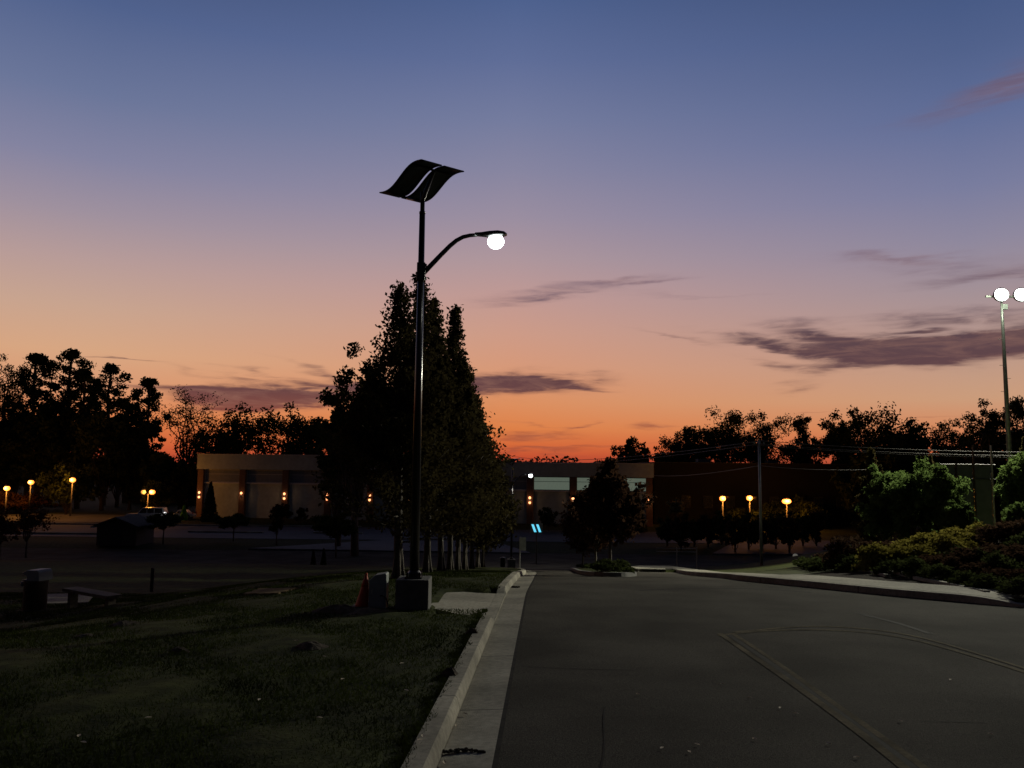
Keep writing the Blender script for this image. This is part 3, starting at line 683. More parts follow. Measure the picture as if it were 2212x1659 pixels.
NUM = ['first', 'second', 'third', 'fourth', 'fifth', 'sixth', 'seventh', 'eighth', 'ninth', 'tenth', 'eleventh', 'twelfth', 'thirteenth', 'fourteenth', 'fifteenth']
def ORD(i, n):
    if n == 1: return ''
    if n-1-i < i: return ', '+(NUM[n-1-i]+' from the right' if n-1-i else 'rightmost of its row')
    return ', '+(NUM[i]+' from the left' if i else 'leftmost of its row')
def shrow(kind, a, b, n, w, h, label, group, jit=.25, Ya=None):
    for i in range(n):
        t = (i+.5)/n; px = a[0]+(b[0]-a[0])*t; Y = a[1]+(b[1]-a[1])*t+rnd.uniform(-jit, jit); x = at(px, 1150, Y)[0]+rnd.uniform(-jit, jit)*.6
        s = rnd.uniform(.85, 1.2); shrub(kind, x, Y, w*s, h*rnd.uniform(.85, 1.2), (label if len(label.split()) < 12 else ' '.join(label.split()[:11])) +ORD(i, n), group)
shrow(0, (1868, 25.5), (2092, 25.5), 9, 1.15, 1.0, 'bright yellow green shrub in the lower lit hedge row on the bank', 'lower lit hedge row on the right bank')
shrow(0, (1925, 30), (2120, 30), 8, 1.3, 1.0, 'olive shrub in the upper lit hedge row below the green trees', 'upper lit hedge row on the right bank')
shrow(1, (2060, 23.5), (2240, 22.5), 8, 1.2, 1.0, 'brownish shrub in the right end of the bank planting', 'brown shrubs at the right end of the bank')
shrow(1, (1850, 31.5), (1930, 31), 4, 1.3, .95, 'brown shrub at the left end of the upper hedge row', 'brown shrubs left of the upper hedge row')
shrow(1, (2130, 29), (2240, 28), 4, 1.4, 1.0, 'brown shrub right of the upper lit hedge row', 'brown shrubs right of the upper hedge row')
EY = [18, 18.8, 22.6, 25, 30, 34, 38]; EX = [11.1, 11.0, 10.8, 10.3, 11.0, 12.0, 12.9]
for k, off in enumerate([.6, 1.5, 2.5, 3.6, 4.8]):
    spots = []
    for Y in np.arange(17.4, 38, 1.1):
        x = float(np.interp(Y, EY, EX))+off+rnd.uniform(-.2, .2); Yq = Y+rnd.uniform(-.25, .25)
        px = 1106+F*x/Yq
        if px > 2260 or (Yq > 24.6 and px > 1860): continue
        spots.append((x, Yq, px))
    spots.sort(key=lambda q: q[2])
    nm = ['dark shrub right behind the pale stone edging', 'dark brown shrub one row behind the edging', 'dark shrub in the middle row of the bank bed', 'brownish shrub below the lower lit hedge', 'dark shrub in the back row of the bank bed'][k]
    for q, (x, Yq, px) in enumerate(spots): shrub([2, 1, 2, 1, 2][k], x, Yq, rnd.uniform(1.0, 1.35), rnd.uniform(.55, .8)*(1+.16*k), nm+ORD(q, len(spots)), 'dark shrubs of the bank bed, row %s from the edging' % NUM[k])
drape_quad('bed_and_dark_strip', [(8.8, 23.2), (11.7, 19.5), (12.6, 20.6), (10.5, 27.5)], MA['mulch'], .02, n=(24, 24))  # dark sheet over the lawn strip, darkness put into its colour
drape_quad('bed_and_dark_strip', [(11.2, 17.8), (16, 15.5), (24, 38), (12.2, 34)], MA['mulch'], .02, n=(40, 40))
shrub(3, *gp(1562, 1172)[:2], 2.2, 1.8, 'pale yellowish shrub beside the pale path end', 'pale shrub by the path')
shrub(1, at(1838, 1150, 28)[0], 28, 1.9, 1.7, 'feathery upright brown shrub left of the lower lit hedge', 'feathery shrub')
for i in range(12):
    px = 1440+i*29; Y = 84+rnd.uniform(-3, 6); x = at(px, 1150, Y)[0]
    ptree(['dark rounded bush in the hedge behind the right road bend', 'brownish rounded bush in the hedge behind the right road bend'][i % 2]+ORD(i, 12), px, 1112+rnd.uniform(-6, 14), Y, 44, 'round', ['leafdark', 'leafbrown'][i % 2], n=1500, ls=.32, base=.02, name='bush', cat='bush', group=['dark bushes in the hedge beyond the road bend', 'brownish bushes in the hedge beyond the road bend'][i % 2])
for (px, Y) in [(3.35, 28.1), (3.8, 28.8), (3.45, 29.7), (4.1, 30.7), (3.7, 32.3), (4.6, 35), (4.0, 36.5), (4.9, 38), (4.3, 40), (5.1, 42), (4.4, 44.5), (5.2, 47), (4.7, 50), (5.4, 53), (4.9, 56)]:
    shrub(2, px, Y, 1.15 if Y < 32 else .85, .62 if Y < 32 else .4, 'low dark shrub planted on the traffic island', 'low shrubs on the traffic island', Gs(px, Y)+.12)
ptree('small dark upright bush beside the cross road, the taller of two', 706, 1185, 61, 12, 'spire', 'leafdark', n=900, ls=.12, base=0, name='bush', cat='bush')
ptree('faint small bush left of the taller upright bush', 684, 1188, 62, 11, 'spire', 'leafbrown', n=800, ls=.12, base=0, name='bush', cat='bush')
# green lit trees on the right bank
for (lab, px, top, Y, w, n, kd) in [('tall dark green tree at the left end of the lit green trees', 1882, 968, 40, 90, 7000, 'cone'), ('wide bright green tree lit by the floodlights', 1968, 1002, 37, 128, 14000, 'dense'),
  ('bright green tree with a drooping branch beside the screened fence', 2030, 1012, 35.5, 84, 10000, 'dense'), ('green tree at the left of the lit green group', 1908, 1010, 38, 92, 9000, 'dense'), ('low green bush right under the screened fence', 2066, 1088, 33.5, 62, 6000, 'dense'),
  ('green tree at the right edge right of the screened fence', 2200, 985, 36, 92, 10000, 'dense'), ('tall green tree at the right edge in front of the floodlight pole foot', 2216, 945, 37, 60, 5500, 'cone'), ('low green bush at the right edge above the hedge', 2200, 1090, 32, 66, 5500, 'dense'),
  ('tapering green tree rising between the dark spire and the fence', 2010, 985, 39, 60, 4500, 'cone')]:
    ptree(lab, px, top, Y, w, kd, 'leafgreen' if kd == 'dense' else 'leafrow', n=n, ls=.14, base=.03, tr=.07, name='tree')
# mounds, stones, leaves
for (px, py, w, h, lab) in [(733, 1322, .5, .13, 'dirt mound beside the base of the orange cone'), (672, 1402, .28, .10, 'small dark dirt mound in the middle of the lawn'), (270, 1351, .3, .08, 'flat dark dirt mound on the lawn right of the bin'),
   (1022, 1370, .13, .09, 'small dirt mound on the lawn at the kerb edge, nearer the driveway'), (973, 1461, .13, .10, 'small dirt mound on the lawn at the kerb edge, nearer the camera'), (185, 1375, .2, .04, 'shallow dirt mound far left on the lawn'), (385, 1405, .15, .05, 'tiny dirt mound left of the middle lawn mound'), (800, 1325, .6, .08, 'long low dirt heap in front of the utility cabinet')]:
    x, y, z = onlawn(px, py); n = 14; vs = [(x, y, z+h)]; fs = []
    for r_ in range(1, 5):
        for j in range(n):
            a = 2*math.pi*j/n; q = w*r_/4*(1+.2*math.sin(3*a+px)+rnd.uniform(-.08, .08)); vs.append((x+q*math.cos(a), y+q*math.sin(a)*.8, z+h*(math.cos(math.pi*r_/8)**1.5)*(1+rnd.uniform(-.15, .15))-(.03 if r_ == 4 else 0)))
    for j in range(n): fs.append((0, 1+j, 1+(j+1) % n))
    for r_ in range(3):
        for j in range(n): a_ = 1+r_*n+j; b_ = 1+r_*n+(j+1) % n; fs.append((a_, a_+n, b_+n, b_))
    tag(mkmesh('dirt_mound', vs, fs, MA['dirt']), lab, 'mound', 'dirt mounds on the lawn')
for i, (a, b) in enumerate([((1740, 1218), (1757, 1221)), ((1810, 1230), (1831, 1236)), ((1845, 1230.5), (1859, 1233)), ((1861, 1234), (1917.5, 1248.6)), ((1919, 1238.5), (1963, 1248.5)), ((1977, 1253), (2055, 1268)), ((2057, 1269), (2133, 1285))]):
    p, q = Vector(onlawn(*a)), Vector(onlawn(*b)); d = (q-p); L = d.length
    mb = MB().box(0, L, -.07, .07, -.15, .1); o = mb.build('edging_stone', MA['walk'], bevel=.01); o.location = p; o.rotation_euler = (0, -math.asin(d.z/L), math.atan2(d.y, d.x))
    tag(o, ['pale stone edging piece farthest up the bank', 'second short pale edging piece from the far end', 'shortest pale edging piece in the middle of the bank', 'long pale edging piece left of the overlapping one', 'pale edging piece that starts behind its neighbour', 'long pale edging piece in the right half of the bank', 'pale edging piece nearest the right sidewalk'][i], 'edging', 'pale edging pieces along the planted bank')
def leafobj(x, y, z, s, label, group):
    a = rnd.random()*6.28; c, s_ = math.cos(a), math.sin(a); pts = [(-1, 0, 0), (-.4, .42, .12), (.3, .45, .16), (1, .02, .05), (.35, -.42, .2), (-.35, -.4, .08), (0, 0, -.02)]
    vs = [(x+s*(c*u-s_*v), y+s*(s_*u+c*v), z+.012+s*w) for u, v, w in pts]
    vs += [(a_, b_, c_-.002) for a_, b_, c_ in vs]; f = [(k, (k+1) % 6, 6) for k in range(6)]+[((k+1) % 6+7, k+7, 13) for k in range(6)]
    tag(mkmesh('dry_leaf', vs, f, MA['dry']), label, 'leaf', group)
for (px, py) in [(1650, 2700), (3900, 2955)] and [(1630, 1600), (1685, 1532), (1619, 1510), (1945, 1561), (2053, 1471), (1430, 1620), (1378, 1503), (1506, 1612), (1489, 1628), (1790, 1610), (1560, 1480), (1720, 1545), (2140, 1590), (1850, 1640)]:
    x, y = cast(px, py, Gb); leafobj(x, y, float(Gb(x, y))+.006, .028, 'tiny pale dry leaf lying on the dark asphalt', 'pale leaves on the asphalt')
for (px, py) in [(975, 1578), (985, 1570), (1010, 1490), (1030, 1440), (960, 1650), (990, 1530), (1005, 1545)]:
    x, y = cast(px, py, Gb); leafobj(x, y, float(Gb(x, y))+.0, .035, 'pale dry leaf caught in the gutter along the kerb', 'pale leaves in the gutter')
for (px, py) in [(930, 1487), (878, 1500), (913, 1600), (906, 1610), (700, 1425), (868, 1440), (180, 1615), (170, 1600), (640, 1390), (400, 1290), (740, 1475), (560, 1520), (690, 1560), (320, 1560)]:
    x, y, z = onlawn(px, py); leafobj(x, y, z+.03, .032, 'pale dry leaf lying on the dark lawn', 'pale leaves on the lawn')
# leaf litter pile in the gutter
mb = MB(); x, y = cast(985, 1624, Gb); z = float(Gb(x, y))
for k in range(60):
    u = rnd.uniform(-.2, .24); v = rnd.gauss(0, .018); mb.ell((x+u, y+v+.02*math.sin(u*20), z+.01), (rnd.uniform(.01, .03), rnd.uniform(.006, .016), rnd.uniform(.006, .018)), 6, 3)
tag(mb.build('leaf_litter', MA['dirt']), 'dark clump of wet leaf litter in the gutter at the bottom', 'leaf litter', kind='stuff')
x, y = cast(1114, 1269, Gb)
mb = MB()
for k in range(25): mb.ell((x+rnd.uniform(-.1, .1), y+rnd.gauss(0, .03), float(Gb(x, y))+.015), (.03, .015, .02), 6, 3)
tag(mb.build('leaf_litter', MA['dirt']), 'small dark clump of debris in the gutter past the driveway', 'leaf litter', kind='stuff')

# ------------------------------------------------------------------ building
def xat(px, Y, py=1080): return at(px, py, Y)[0]
A = Vector((xat(425, 126), 126, 0)); B = Vector((xat(1411, 116), 116, 0)); ang = math.atan2(B.y-A.y, B.x-A.x)
def ub(px):
    d = ray(px, 1080); D = B-A    # A + D*s = k*d
    det = D.x*(-d[1])+d[0]*D.y; s = (-A.x*(-d[1])-d[0]*A.y)/det
    return s*D.length
BZ = -6.4; Z = lambda z: z-0
bd = thing('building', 'long beige flat-roofed hall with brown piers and clerestory windows behind the trees', 'building', (A.x, A.y, BZ), ang)
L = (B-A).length; HL, HR = 9.8, 9.0; us = ub(905); DEP = 34
mb = MB().box(.15, us, .35, DEP, 0, HL-2.3); mb.box(us, L-.15, .35, DEP, 0, HR-1.98); mb.build('wall', MA['stucco'], bd)
mb = MB(); mb.box(-.05, us+.2, -.35, DEP+.2, HL-2.25, HL); mb.box(us+.2, L+.1, -.35, DEP+.2, HR-1.95, HR); mb.build('parapet', MA['stucco'], bd)
mb = MB(); mb.box(-.1, us+.2, -.42, DEP+.25, HL, HL+.12); mb.box(us+.2, L+.15, -.42, DEP+.25, HR, HR+.12); mb.build('coping', MA['trim'], bd)
mb = MB(); mb.box(.3, us, .3, DEP-.3, HL-.3, HL-.1+.05); mb.box(us+.3, L-.3, .3, DEP-.3, HR-.3, HR-.05); mb.build('roof', MA['roof'], bd)
pxs = [431, 523, 616, 708, 800, 886, 973, 1060, 1145, 1238, 1322, 1404]; lampmat = emat('warm wall lamp', (1, .36, .14), 3)
litglass = mat('lit clerestory glazing', (.30, .34, .30), .4, .15, 2.5); b_ = litglass.node_tree.nodes['Principled BSDF']
b_.inputs['Emission Color'].default_value = (.62, .78, .60, 1); b_.inputs['Emission Strength'].default_value = .13
pier0 = None
for i, px in enumerate(pxs):
    u = ub(px); top = (HL if u < us else HR)-(2.3 if u < us else 2.0)
    if i == 0: u += .1
    if i == len(pxs)-1: u -= .1
    MB().box(u-.47, u+.47, -.28, .36, 0, top).build('pier', MA['brick'], bd, bevel=.02)
    wl_ = MB().box(u-.09, u+.09, -.48, -.28, 3.35, 3.75).build('wall_lamp', MA['blackmetal'], bd)
    two = i not in (1, 11)
    mb = MB().ell((u, -.40, 3.92), (.19, .13, .20), 10, 6)
    if two: mb.ell((u, -.40, 3.22), (.19, .13, .20), 10, 6)
    mb.build('bulb', lampmat, wl_, True)
    if px in (431, 523, 616, 1145, 1238, 1404):
        ld = bpy.data.lights.new('wall_light', 'POINT'); ld.energy = 7; ld.color = (1, .5, .25); ld.shadow_soft_size = .15
        lo = bpy.data.objects.new('wall_light', ld); COL.objects.link(lo); lo.parent = bd; lo.location = (u, -.75, 3.6)
    if i < len(pxs)-1:
        u2 = ub(pxs[i+1]); H_ = HL if (u+u2)/2 < us else HR; lit = u > ub(1120); off = 2.3 if H_ == HL else 2.0
        f = MB(); a_, c_ = u+.5, u2-.5; zt, zb_ = H_-off, H_-off-1.95
        for q in ((a_, c_, zt-.08, zt), (a_, c_, zb_, zb_+.08), (a_, c_, zt-.72, zt-.66), (a_, a_+.07, zb_+.08, zt-.08), (c_-.07, c_, zb_+.08, zt-.08)): f.box(q[0], q[1], .2, .3, q[2], q[3])
        w_ = f.build('window', MA['blackmetal'] if lit else MA['trim'], bd)
        MB().box(a_+.05, c_-.05, .24, .345, zb_+.05, zt-.05).build('pane', litglass if lit else MA['glass'], w_)
        MB().box(u+.48, u2-.48, .02, .36, zb_-.22, zb_-.004).build('sill', MA['trim'], bd)
# a low annex seen through the trees at the left
ax = at(352, 1000, 165)
an = thing('building', 'low dark flat roof with a pale band glimpsed behind the wide bare-limbed tree', 'building', (ax[0], 165, BZ))
MB().box(-8, 8, 0, 10, 0, 6.0).build('wall', MA['brick'], an); MB().box(-8.2, 8.2, -.3, 10.2, 6.0, 7.1).build('parapet', MA['trim'], an)

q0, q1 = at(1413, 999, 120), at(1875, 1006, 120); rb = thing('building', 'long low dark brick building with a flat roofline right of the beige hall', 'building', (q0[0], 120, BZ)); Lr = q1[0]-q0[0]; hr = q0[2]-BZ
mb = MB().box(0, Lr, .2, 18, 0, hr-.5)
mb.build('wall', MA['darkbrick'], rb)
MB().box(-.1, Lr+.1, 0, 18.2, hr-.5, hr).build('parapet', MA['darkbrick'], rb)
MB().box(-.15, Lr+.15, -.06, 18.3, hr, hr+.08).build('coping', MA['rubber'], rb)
MB().box(.4, Lr-.4, .4, 17.8, hr-.5, hr-.3).build('roof', MA['roof'], rb)
for k_ in range(9):
    w_ = MB().box(4+k_*3.3, 5.4+k_*3.3, .12, .21, 2.6, 4.4).build('window', MA['rubber'], rb); MB().box(4.08+k_*3.3, 5.32+k_*3.3, .10, .115, 2.68, 4.32).build('pane', MA['carglass'], w_)
for u_, v_ in ((8, 1.2), (19, .9)): MB().box(u_, u_+v_*1.6, 6, 8, hr-.3, hr+v_*.55).build('roof_unit', MA['roof'], rb)

# ------------------------------------------------------------------ solar street lamps
bx, by = cast(889, 1318, G, LAWN); by += .3; bz = Gs(bx, by)+LAWN
sl_ = thing('solar_street_lamp', 'tall black solar street lamp with twin curved panels, nearest to the camera by the kerb', 'street lamp', (bx, by, bz), 0, 'solar street lamps')
def lo3(px, py, dy=0): p = at(px, py, by+dy); return Vector((p[0]-bx, dy, p[2]-bz))
ht = lo3(890, 1248).z
MB().box(-.31, .31, -.31, .31, -.3, ht).build('pedestal', MA['cast'], sl_, bevel=.015)
mb = MB().box(-.16, .16, -.16, .16, ht, ht+.03).lathe([(.135, ht+.03), (.135, ht+.09), (.10, ht+.14)])
for sx in (-1, 1):
    for sy in (-1, 1): mb.lathe([(.018, ht+.03), (.018, ht+.075), (.03, ht+.076), (.03, ht+.10), (.012, ht+.101), (.012, ht+.12)], (sx*.12, sy*.12, 0), 6)
mb.build('base_plate', MA['blackmetal'], sl_)
zc = lo3(907, 458).z; ztop = lo3(907, 436).z
MB().tube([(0, 0, ht+.03), (0, 0, zc)], [.092, .058], 20).build('pole', MA['blackmetal'], sl_, True)
MB().lathe([(.062, zc-.04), (.064, zc), (.046, zc+.02), (.044, ztop+.2)]).build('collar', MA['blackmetal'], sl_, True)
mb = MB(); zj = lo3(912, 590).z
mb.box(-.075, .09, -.085, .085, zj-.16, zj+.2); 
for q in (zj-.12, zj+.15): mb.lathe([(.02, q-.03), (.02, q+.03)], (.10, -.04, 0), 8)
mb.build('clamp', MA['blackmetal'], sl_, bevel=.01)
pts = [lo3(909, 596), lo3(930, 574), lo3(952, 551), lo3(972, 531), lo3(986, 519.5), lo3(1000, 512), lo3(1015, 508.5), lo3(1030, 507.5)]
MB().tube(pts, [.052, .05, .047, .045, .043, .041, .039, .037], 14).build('arm', MA['blackmetal'], sl_, True)
h0 = lo3(1026, 508); h1 = lo3(1092, 510)
mb = MB(); b0 = len(mb.v)
prof = [(0, .045, .045, .03), (.13, .055, .055, .04), (.28, .12, .075, .05), (.45, .16, .085, .04), (.58, .13, .07, .02), (.64, .05, .03, .0)]
n = 16
for (x_, wy, up, dn) in prof:
    for k_ in range(n):
        a = 2*math.pi*k_/n; s_, c_ = math.sin(a), math.cos(a); mb.v.append((h0.x+x_, wy*c_, h0.z+.01+(up if s_ > 0 else dn)*s_))
for i in range(len(prof)-1):
    for k_ in range(n): k2 = (k_+1) % n; mb.f.append((i*n+k_, i*n+k2, (i+1)*n+k2, (i+1)*n+k_))
mb.f.append(tuple(range(n))); mb.f.append(tuple((len(prof)-1)*n+k_ for k_ in range(n)))
hd = mb.build('lamp_head', MA['blackmetal'], sl_, True)
lensm = emat('white street lamp lens', (.88, 1.0, .98), 9)
lc = lo3(1071, 522)
MB().ell((lc.x, lc.y, lc.z), (.165, .15, .15), 24, 16).build('lens', lensm, hd, True)
sp_ = bpy.data.lights.new('street_light', 'SPOT'); sp_.energy = 18; sp_.color = (1, .96, .84); sp_.spot_size = math.radians(150); sp_.spot_blend = .6; sp_.shadow_soft_size = .12
so = bpy.data.objects.new('street_light', sp_); COL.objects.link(so); so.parent = sl_; so.location = (lc.x, lc.y, lc.z-.2)
# two s-curved panels
pc_ = lo3(909, 392.5); wv = Vector((.365, .28, 0)); av = Vector((1.008, -1.31, .195)); up_ = Vector((0, 0, 1))
gapv = wv*(.5+.06)
for sgn in (-1, 1):
    vs = []; NU, NVv = 5, 21
    for layer in (0, -.022):
        for j in range(NVv):
            t = j/(NVv-1)-.5
            for i in range(NU):
                q = i/(NU-1)-.5; p = pc_+gapv*sgn+wv*q+av*t+up_*(.085*math.sin(2*math.pi*t)+layer); vs.append(tuple(p))
    def idf(l, j, i): return l*NU*NVv+j*NU+i
    top = [(idf(0, j, i), idf(0, j, i+1), idf(0, j+1, i+1), idf(0, j+1, i)) for j in range(NVv-1) for i in range(NU-1)]
    bot = [tuple(reversed([q+NU*NVv for q in f])) for f in top]; side = []
    for j in range(NVv-1):
        for i in (0, NU-1): side.append((idf(0, j, i), idf(0, j+1, i), idf(1, j+1, i), idf(1, j, i)))
    for i in range(NU-1):
        for j in (0, NVv-1): side.append((idf(0, j, i), idf(0, j, i+1), idf(1, j, i+1), idf(1, j, i)))
    o = mkmesh('solar_panel', vs, top+bot+side, MA['panel'], sl_, True)
    o.data.materials.append(MA['cell'])
    for k_ in range(len(top)): o.data.polygons[k_].material_index = 1
for t in (-.33, .30):
    c_ = pc_+av*t+up_*(.085*math.sin(2*math.pi*t)-.05)
    MB().tube([c_-wv*.85, c_+wv*.85], .024, 8).build('crossbar', MA['blackmetal'], sl_)
cu = pc_+av*.30+up_*(.085*math.sin(2*math.pi*.30)-.06); cl_ = pc_+av*-.33+up_*(.085*math.sin(-2*math.pi*.33)-.06)
MB().tube([(0, 0, ztop-.05), (0, 0, ztop+.04), cu], [.046, .045, .03], 10).build('strut', MA['blackmetal'], sl_, True)
MB().tube([(0, 0, ztop+.0), cl_], [.03, .025], 10).build('strut', MA['blackmetal'], sl_, True)
s2 = copy_tree(sl_); Y2 = 64.5; x2 = at(1104.5, 1215, Y2)[0]; s2.location = (x2, Y2, Gs(x2, Y2)+LAWN); s2.rotation_euler = (0, 0, math.radians(4))
for c_ in s2.children:
    if c_.type == 'LIGHT': c_.data = c_.data.copy(); c_.data.energy = 320
tag(s2, 'distant black solar street lamp with its white light shining before the building', 'street lamp', 'solar street lamps')

# two slanted cyan stripes, built as emissive bars on an added board and post
x3, y3, z3 = at(1159, 1141, 68); g3 = Gs(x3, 68)+LAWN
sg = thing('cyan_bar_board', 'small dark board with two slanted emissive cyan bars beyond the kerb bend', 'sign', (x3, 68, g3))
cy = emat('cyan emission', (.05, .50, .72), 1.3)
hz = z3-g3
MB().tube([(0, .05, 0), (0, .05, hz+.3)], .05, 8).build('post', MA['blackmetal'], sg)
bo = MB().box(-.52, .52, -.02, .02, hz-.42, hz+.42).build('board', MA['rubber'], sg)
for dx in (-.2, .2):
    b0 = MB().prism([(dx-.24, hz+.32), (dx-.04, hz+.32), (dx+.2, hz-.32), (dx+.0, hz-.32)], -.05, -.021); b0.build('cyan_bar', cy, bo)
# pale sign on a post near the kerb bend
x4 = at(1123, 1200, 46)[0]; g4 = Gs(x4, 46)+LAWN
s4 = thing('road_sign', 'back of a pale rectangular road sign on a thin post by the kerb bend', 'sign', (x4, 46, g4))
t4 = at(1123, 1160, 46)[2]-g4
MB().tube([(0, 0, 0), (0, 0, t4)], .03, 8).build('post', MA['galv'], s4); MB().box(-.02, .34, -.04, -.031, t4-.75, t4-.02).build('sign_plate', MA['galv'], s4)
# small dark bollard
x5, y5 = cast(1086, 1216, G, LAWN); y5 = 60; x5 = at(1086, 1210, 60)[0]
o = MB().lathe([(.18, 0), (.18, .55), (.2, .56), (.2, .66), (.05, .72)], n=14).build('bollard', MA['blackmetal'], None, True); o.location = (x5, y5, Gs(x5, y5)+LAWN)
tag(o, 'short dark bollard left of the distant solar lamp', 'bollard')

# ------------------------------------------------------------------ utility cabinet, cone, conduit
cxp, cyp, czp = onlawn(813, 1317); cyp += .2; czp = Gs(cxp, cyp)+LAWN
cb = thing('utility_cabinet', 'upright grey utility cabinet standing on the lawn between cone and lamp pedestal', 'cabinet', (cxp, cyp, czp))
def lc3(px, py): p = at(px, py, cyp-.15); return p[0]-cxp, p[2]-czp
xa, _ = lc3(796, 1280); xb, _ = lc3(834, 1280); _, zt = lc3(810, 1240); xm = xb-.10
MB().prism([(xa, 0), (xb, 0), (xb, zt-.01), (xb-.02, zt+.01), (xa+.12, zt-.02), (xa, zt-.12)], -.15, .16).build('body', MA['cab'], cb, bevel=.012)
MB().box(xa+.03, xb-.04, -.163, -.151, .06, zt-.16).build('door', MA['cab'], cb)
MB().tube([(xa+.07, -.16, zt*.55), (xa+.07, -.19, zt*.55), (xa+.07, -.19, zt*.45)], .008, 6).build('handle', MA['galv'], cb)
def lp(px, py, dy=-.2): p = at(px, py, cyp+dy); return Vector(p)
o = MB().tube([lp(821, 1287), lp(826, 1286), lp(832, 1290), lp(836, 1297), lp(838, 1306), lp(838.5, 1318)], .012, 8).build('conduit', MA['rubber'], None, True)
tag(o, 'black cable bending from the utility cabinet into the grass', 'cable')
kx, ky, kz = onlawn(779, 1315); ky += .18; kz = Gs(kx, ky)+LAWN
cn = thing('traffic_cone', 'tall orange traffic cone leaning slightly beside the utility cabinet', 'cone', (kx, ky, kz)); kh = at(785, 1238, ky)[2]-kz
MB().box(-.19, .19, -.19, .19, 0, .035).build('base', MA['rubber'], cn, bevel=.01)
MB().tube([(0, 0, .03), (.0, 0, .06), (.035, 0, kh*.55), (.06, 0, kh)], [.14, .13, .075, .022], 24).build('body', MA['cone'], cn, True)
MB().tube([(.037, 0, kh*.60), (.049, 0, kh*.8)], [.072, .05], 24).build('band', MA['cone'], cn, True)

# ------------------------------------------------------------------ bin, bench, stake
tx, ty, tz = onlawn(62, 1321); tb = thing('litter_bin', 'dark litter bin with a pale slanted hood at the left edge of the lawn', 'bin', (tx, ty+.25, tz), math.radians(-12))
s = ty/F; 
MB().lathe([(.26, 0), (.285, .02), (.285, .72), (.30, .73), (.30, .78)], n=24).build('body', MA['wood'], tb, True)
hh = MB(); n = 14
hh.prism([(-.24, .78), (.30, .78), (.27, 1.0), (.22, 1.06), (-.10, 1.05), (-.26, .97), (-.10, .90), (-.08, .82), (-.24, .80)], -.24, .24); hh.build('hood', MA['cab'], tb, bevel=.02)
MB().tube([(-.33, -.1, .62), (-.33, -.1, .74)], .045, 8).build('handle', MA['cab'], tb, True)
q1, q2 = Vector(onlawn(156, 1314)), Vector(onlawn(238, 1310)); dd = q2-q1; L_b = math.hypot(dd.x, dd.y)
bn = thing('bench', 'low backless wooden bench with two post legs right of the litter bin', 'bench', q1, math.atan2(dd.y, dd.x))
MB().box(-.18, L_b+.18, -.20, .20, .44, .52).build('seat', MA['wood'], bn, bevel=.01)
for xx in (0, L_b): MB().box(xx-.07, xx+.07, -.10, .10, -.5, .44).build('leg', MA['wood'], bn)
u = onlawn(327, 1277); st = thing('marker_post', 'thin wooden marker post standing on the lawn right of the bench', 'post', u)
hp = at(330, 1226, u[1])[2]-u[2]
MB().box(-.05, .03, -.05, .05, -.1, hp, .004).build('post', MA['wood'], st); MB().box(.035, .075, -.03, .03, -.1, hp*.95).build('brace', MA['wood'], st)

# ------------------------------------------------------------------ shed
x6 = at(252, 1150, 82)[0]; sh = thing('shed', 'small dark timber shed with a low gable roof behind the left road', 'shed', (x6, 82, -6.4+LAWN))
w_ = 48/F*82; hz = at(252, 1138, 82)[2]+6.4; rz_ = at(252, 1120, 82)[2]+6.4
MB().prism([(-w_*.88, 0), (w_*.88, 0), (w_*.88, hz), (0, rz_-.25), (-w_*.88, hz)], -.0, 4).build('wall', MA['wood'], sh)
MB().prism([(-w_*1.06, hz-.22), (0, rz_-.1), (w_*1.06, hz-.22), (w_*1.06, hz-.05), (0, rz_+.06), (-w_*1.06, hz-.05)], -.5, 4.5).build('roof', MA['shingle'], sh)
MB().box(-.5, .5, -.05, -.005, 0, 2.0).build('door', MA['shingle'], sh)
MB().box(-w_*1.06, -w_*.88, -.52, -.505, hz-.2, hz-.06).build('fascia', MA['trim'], sh)

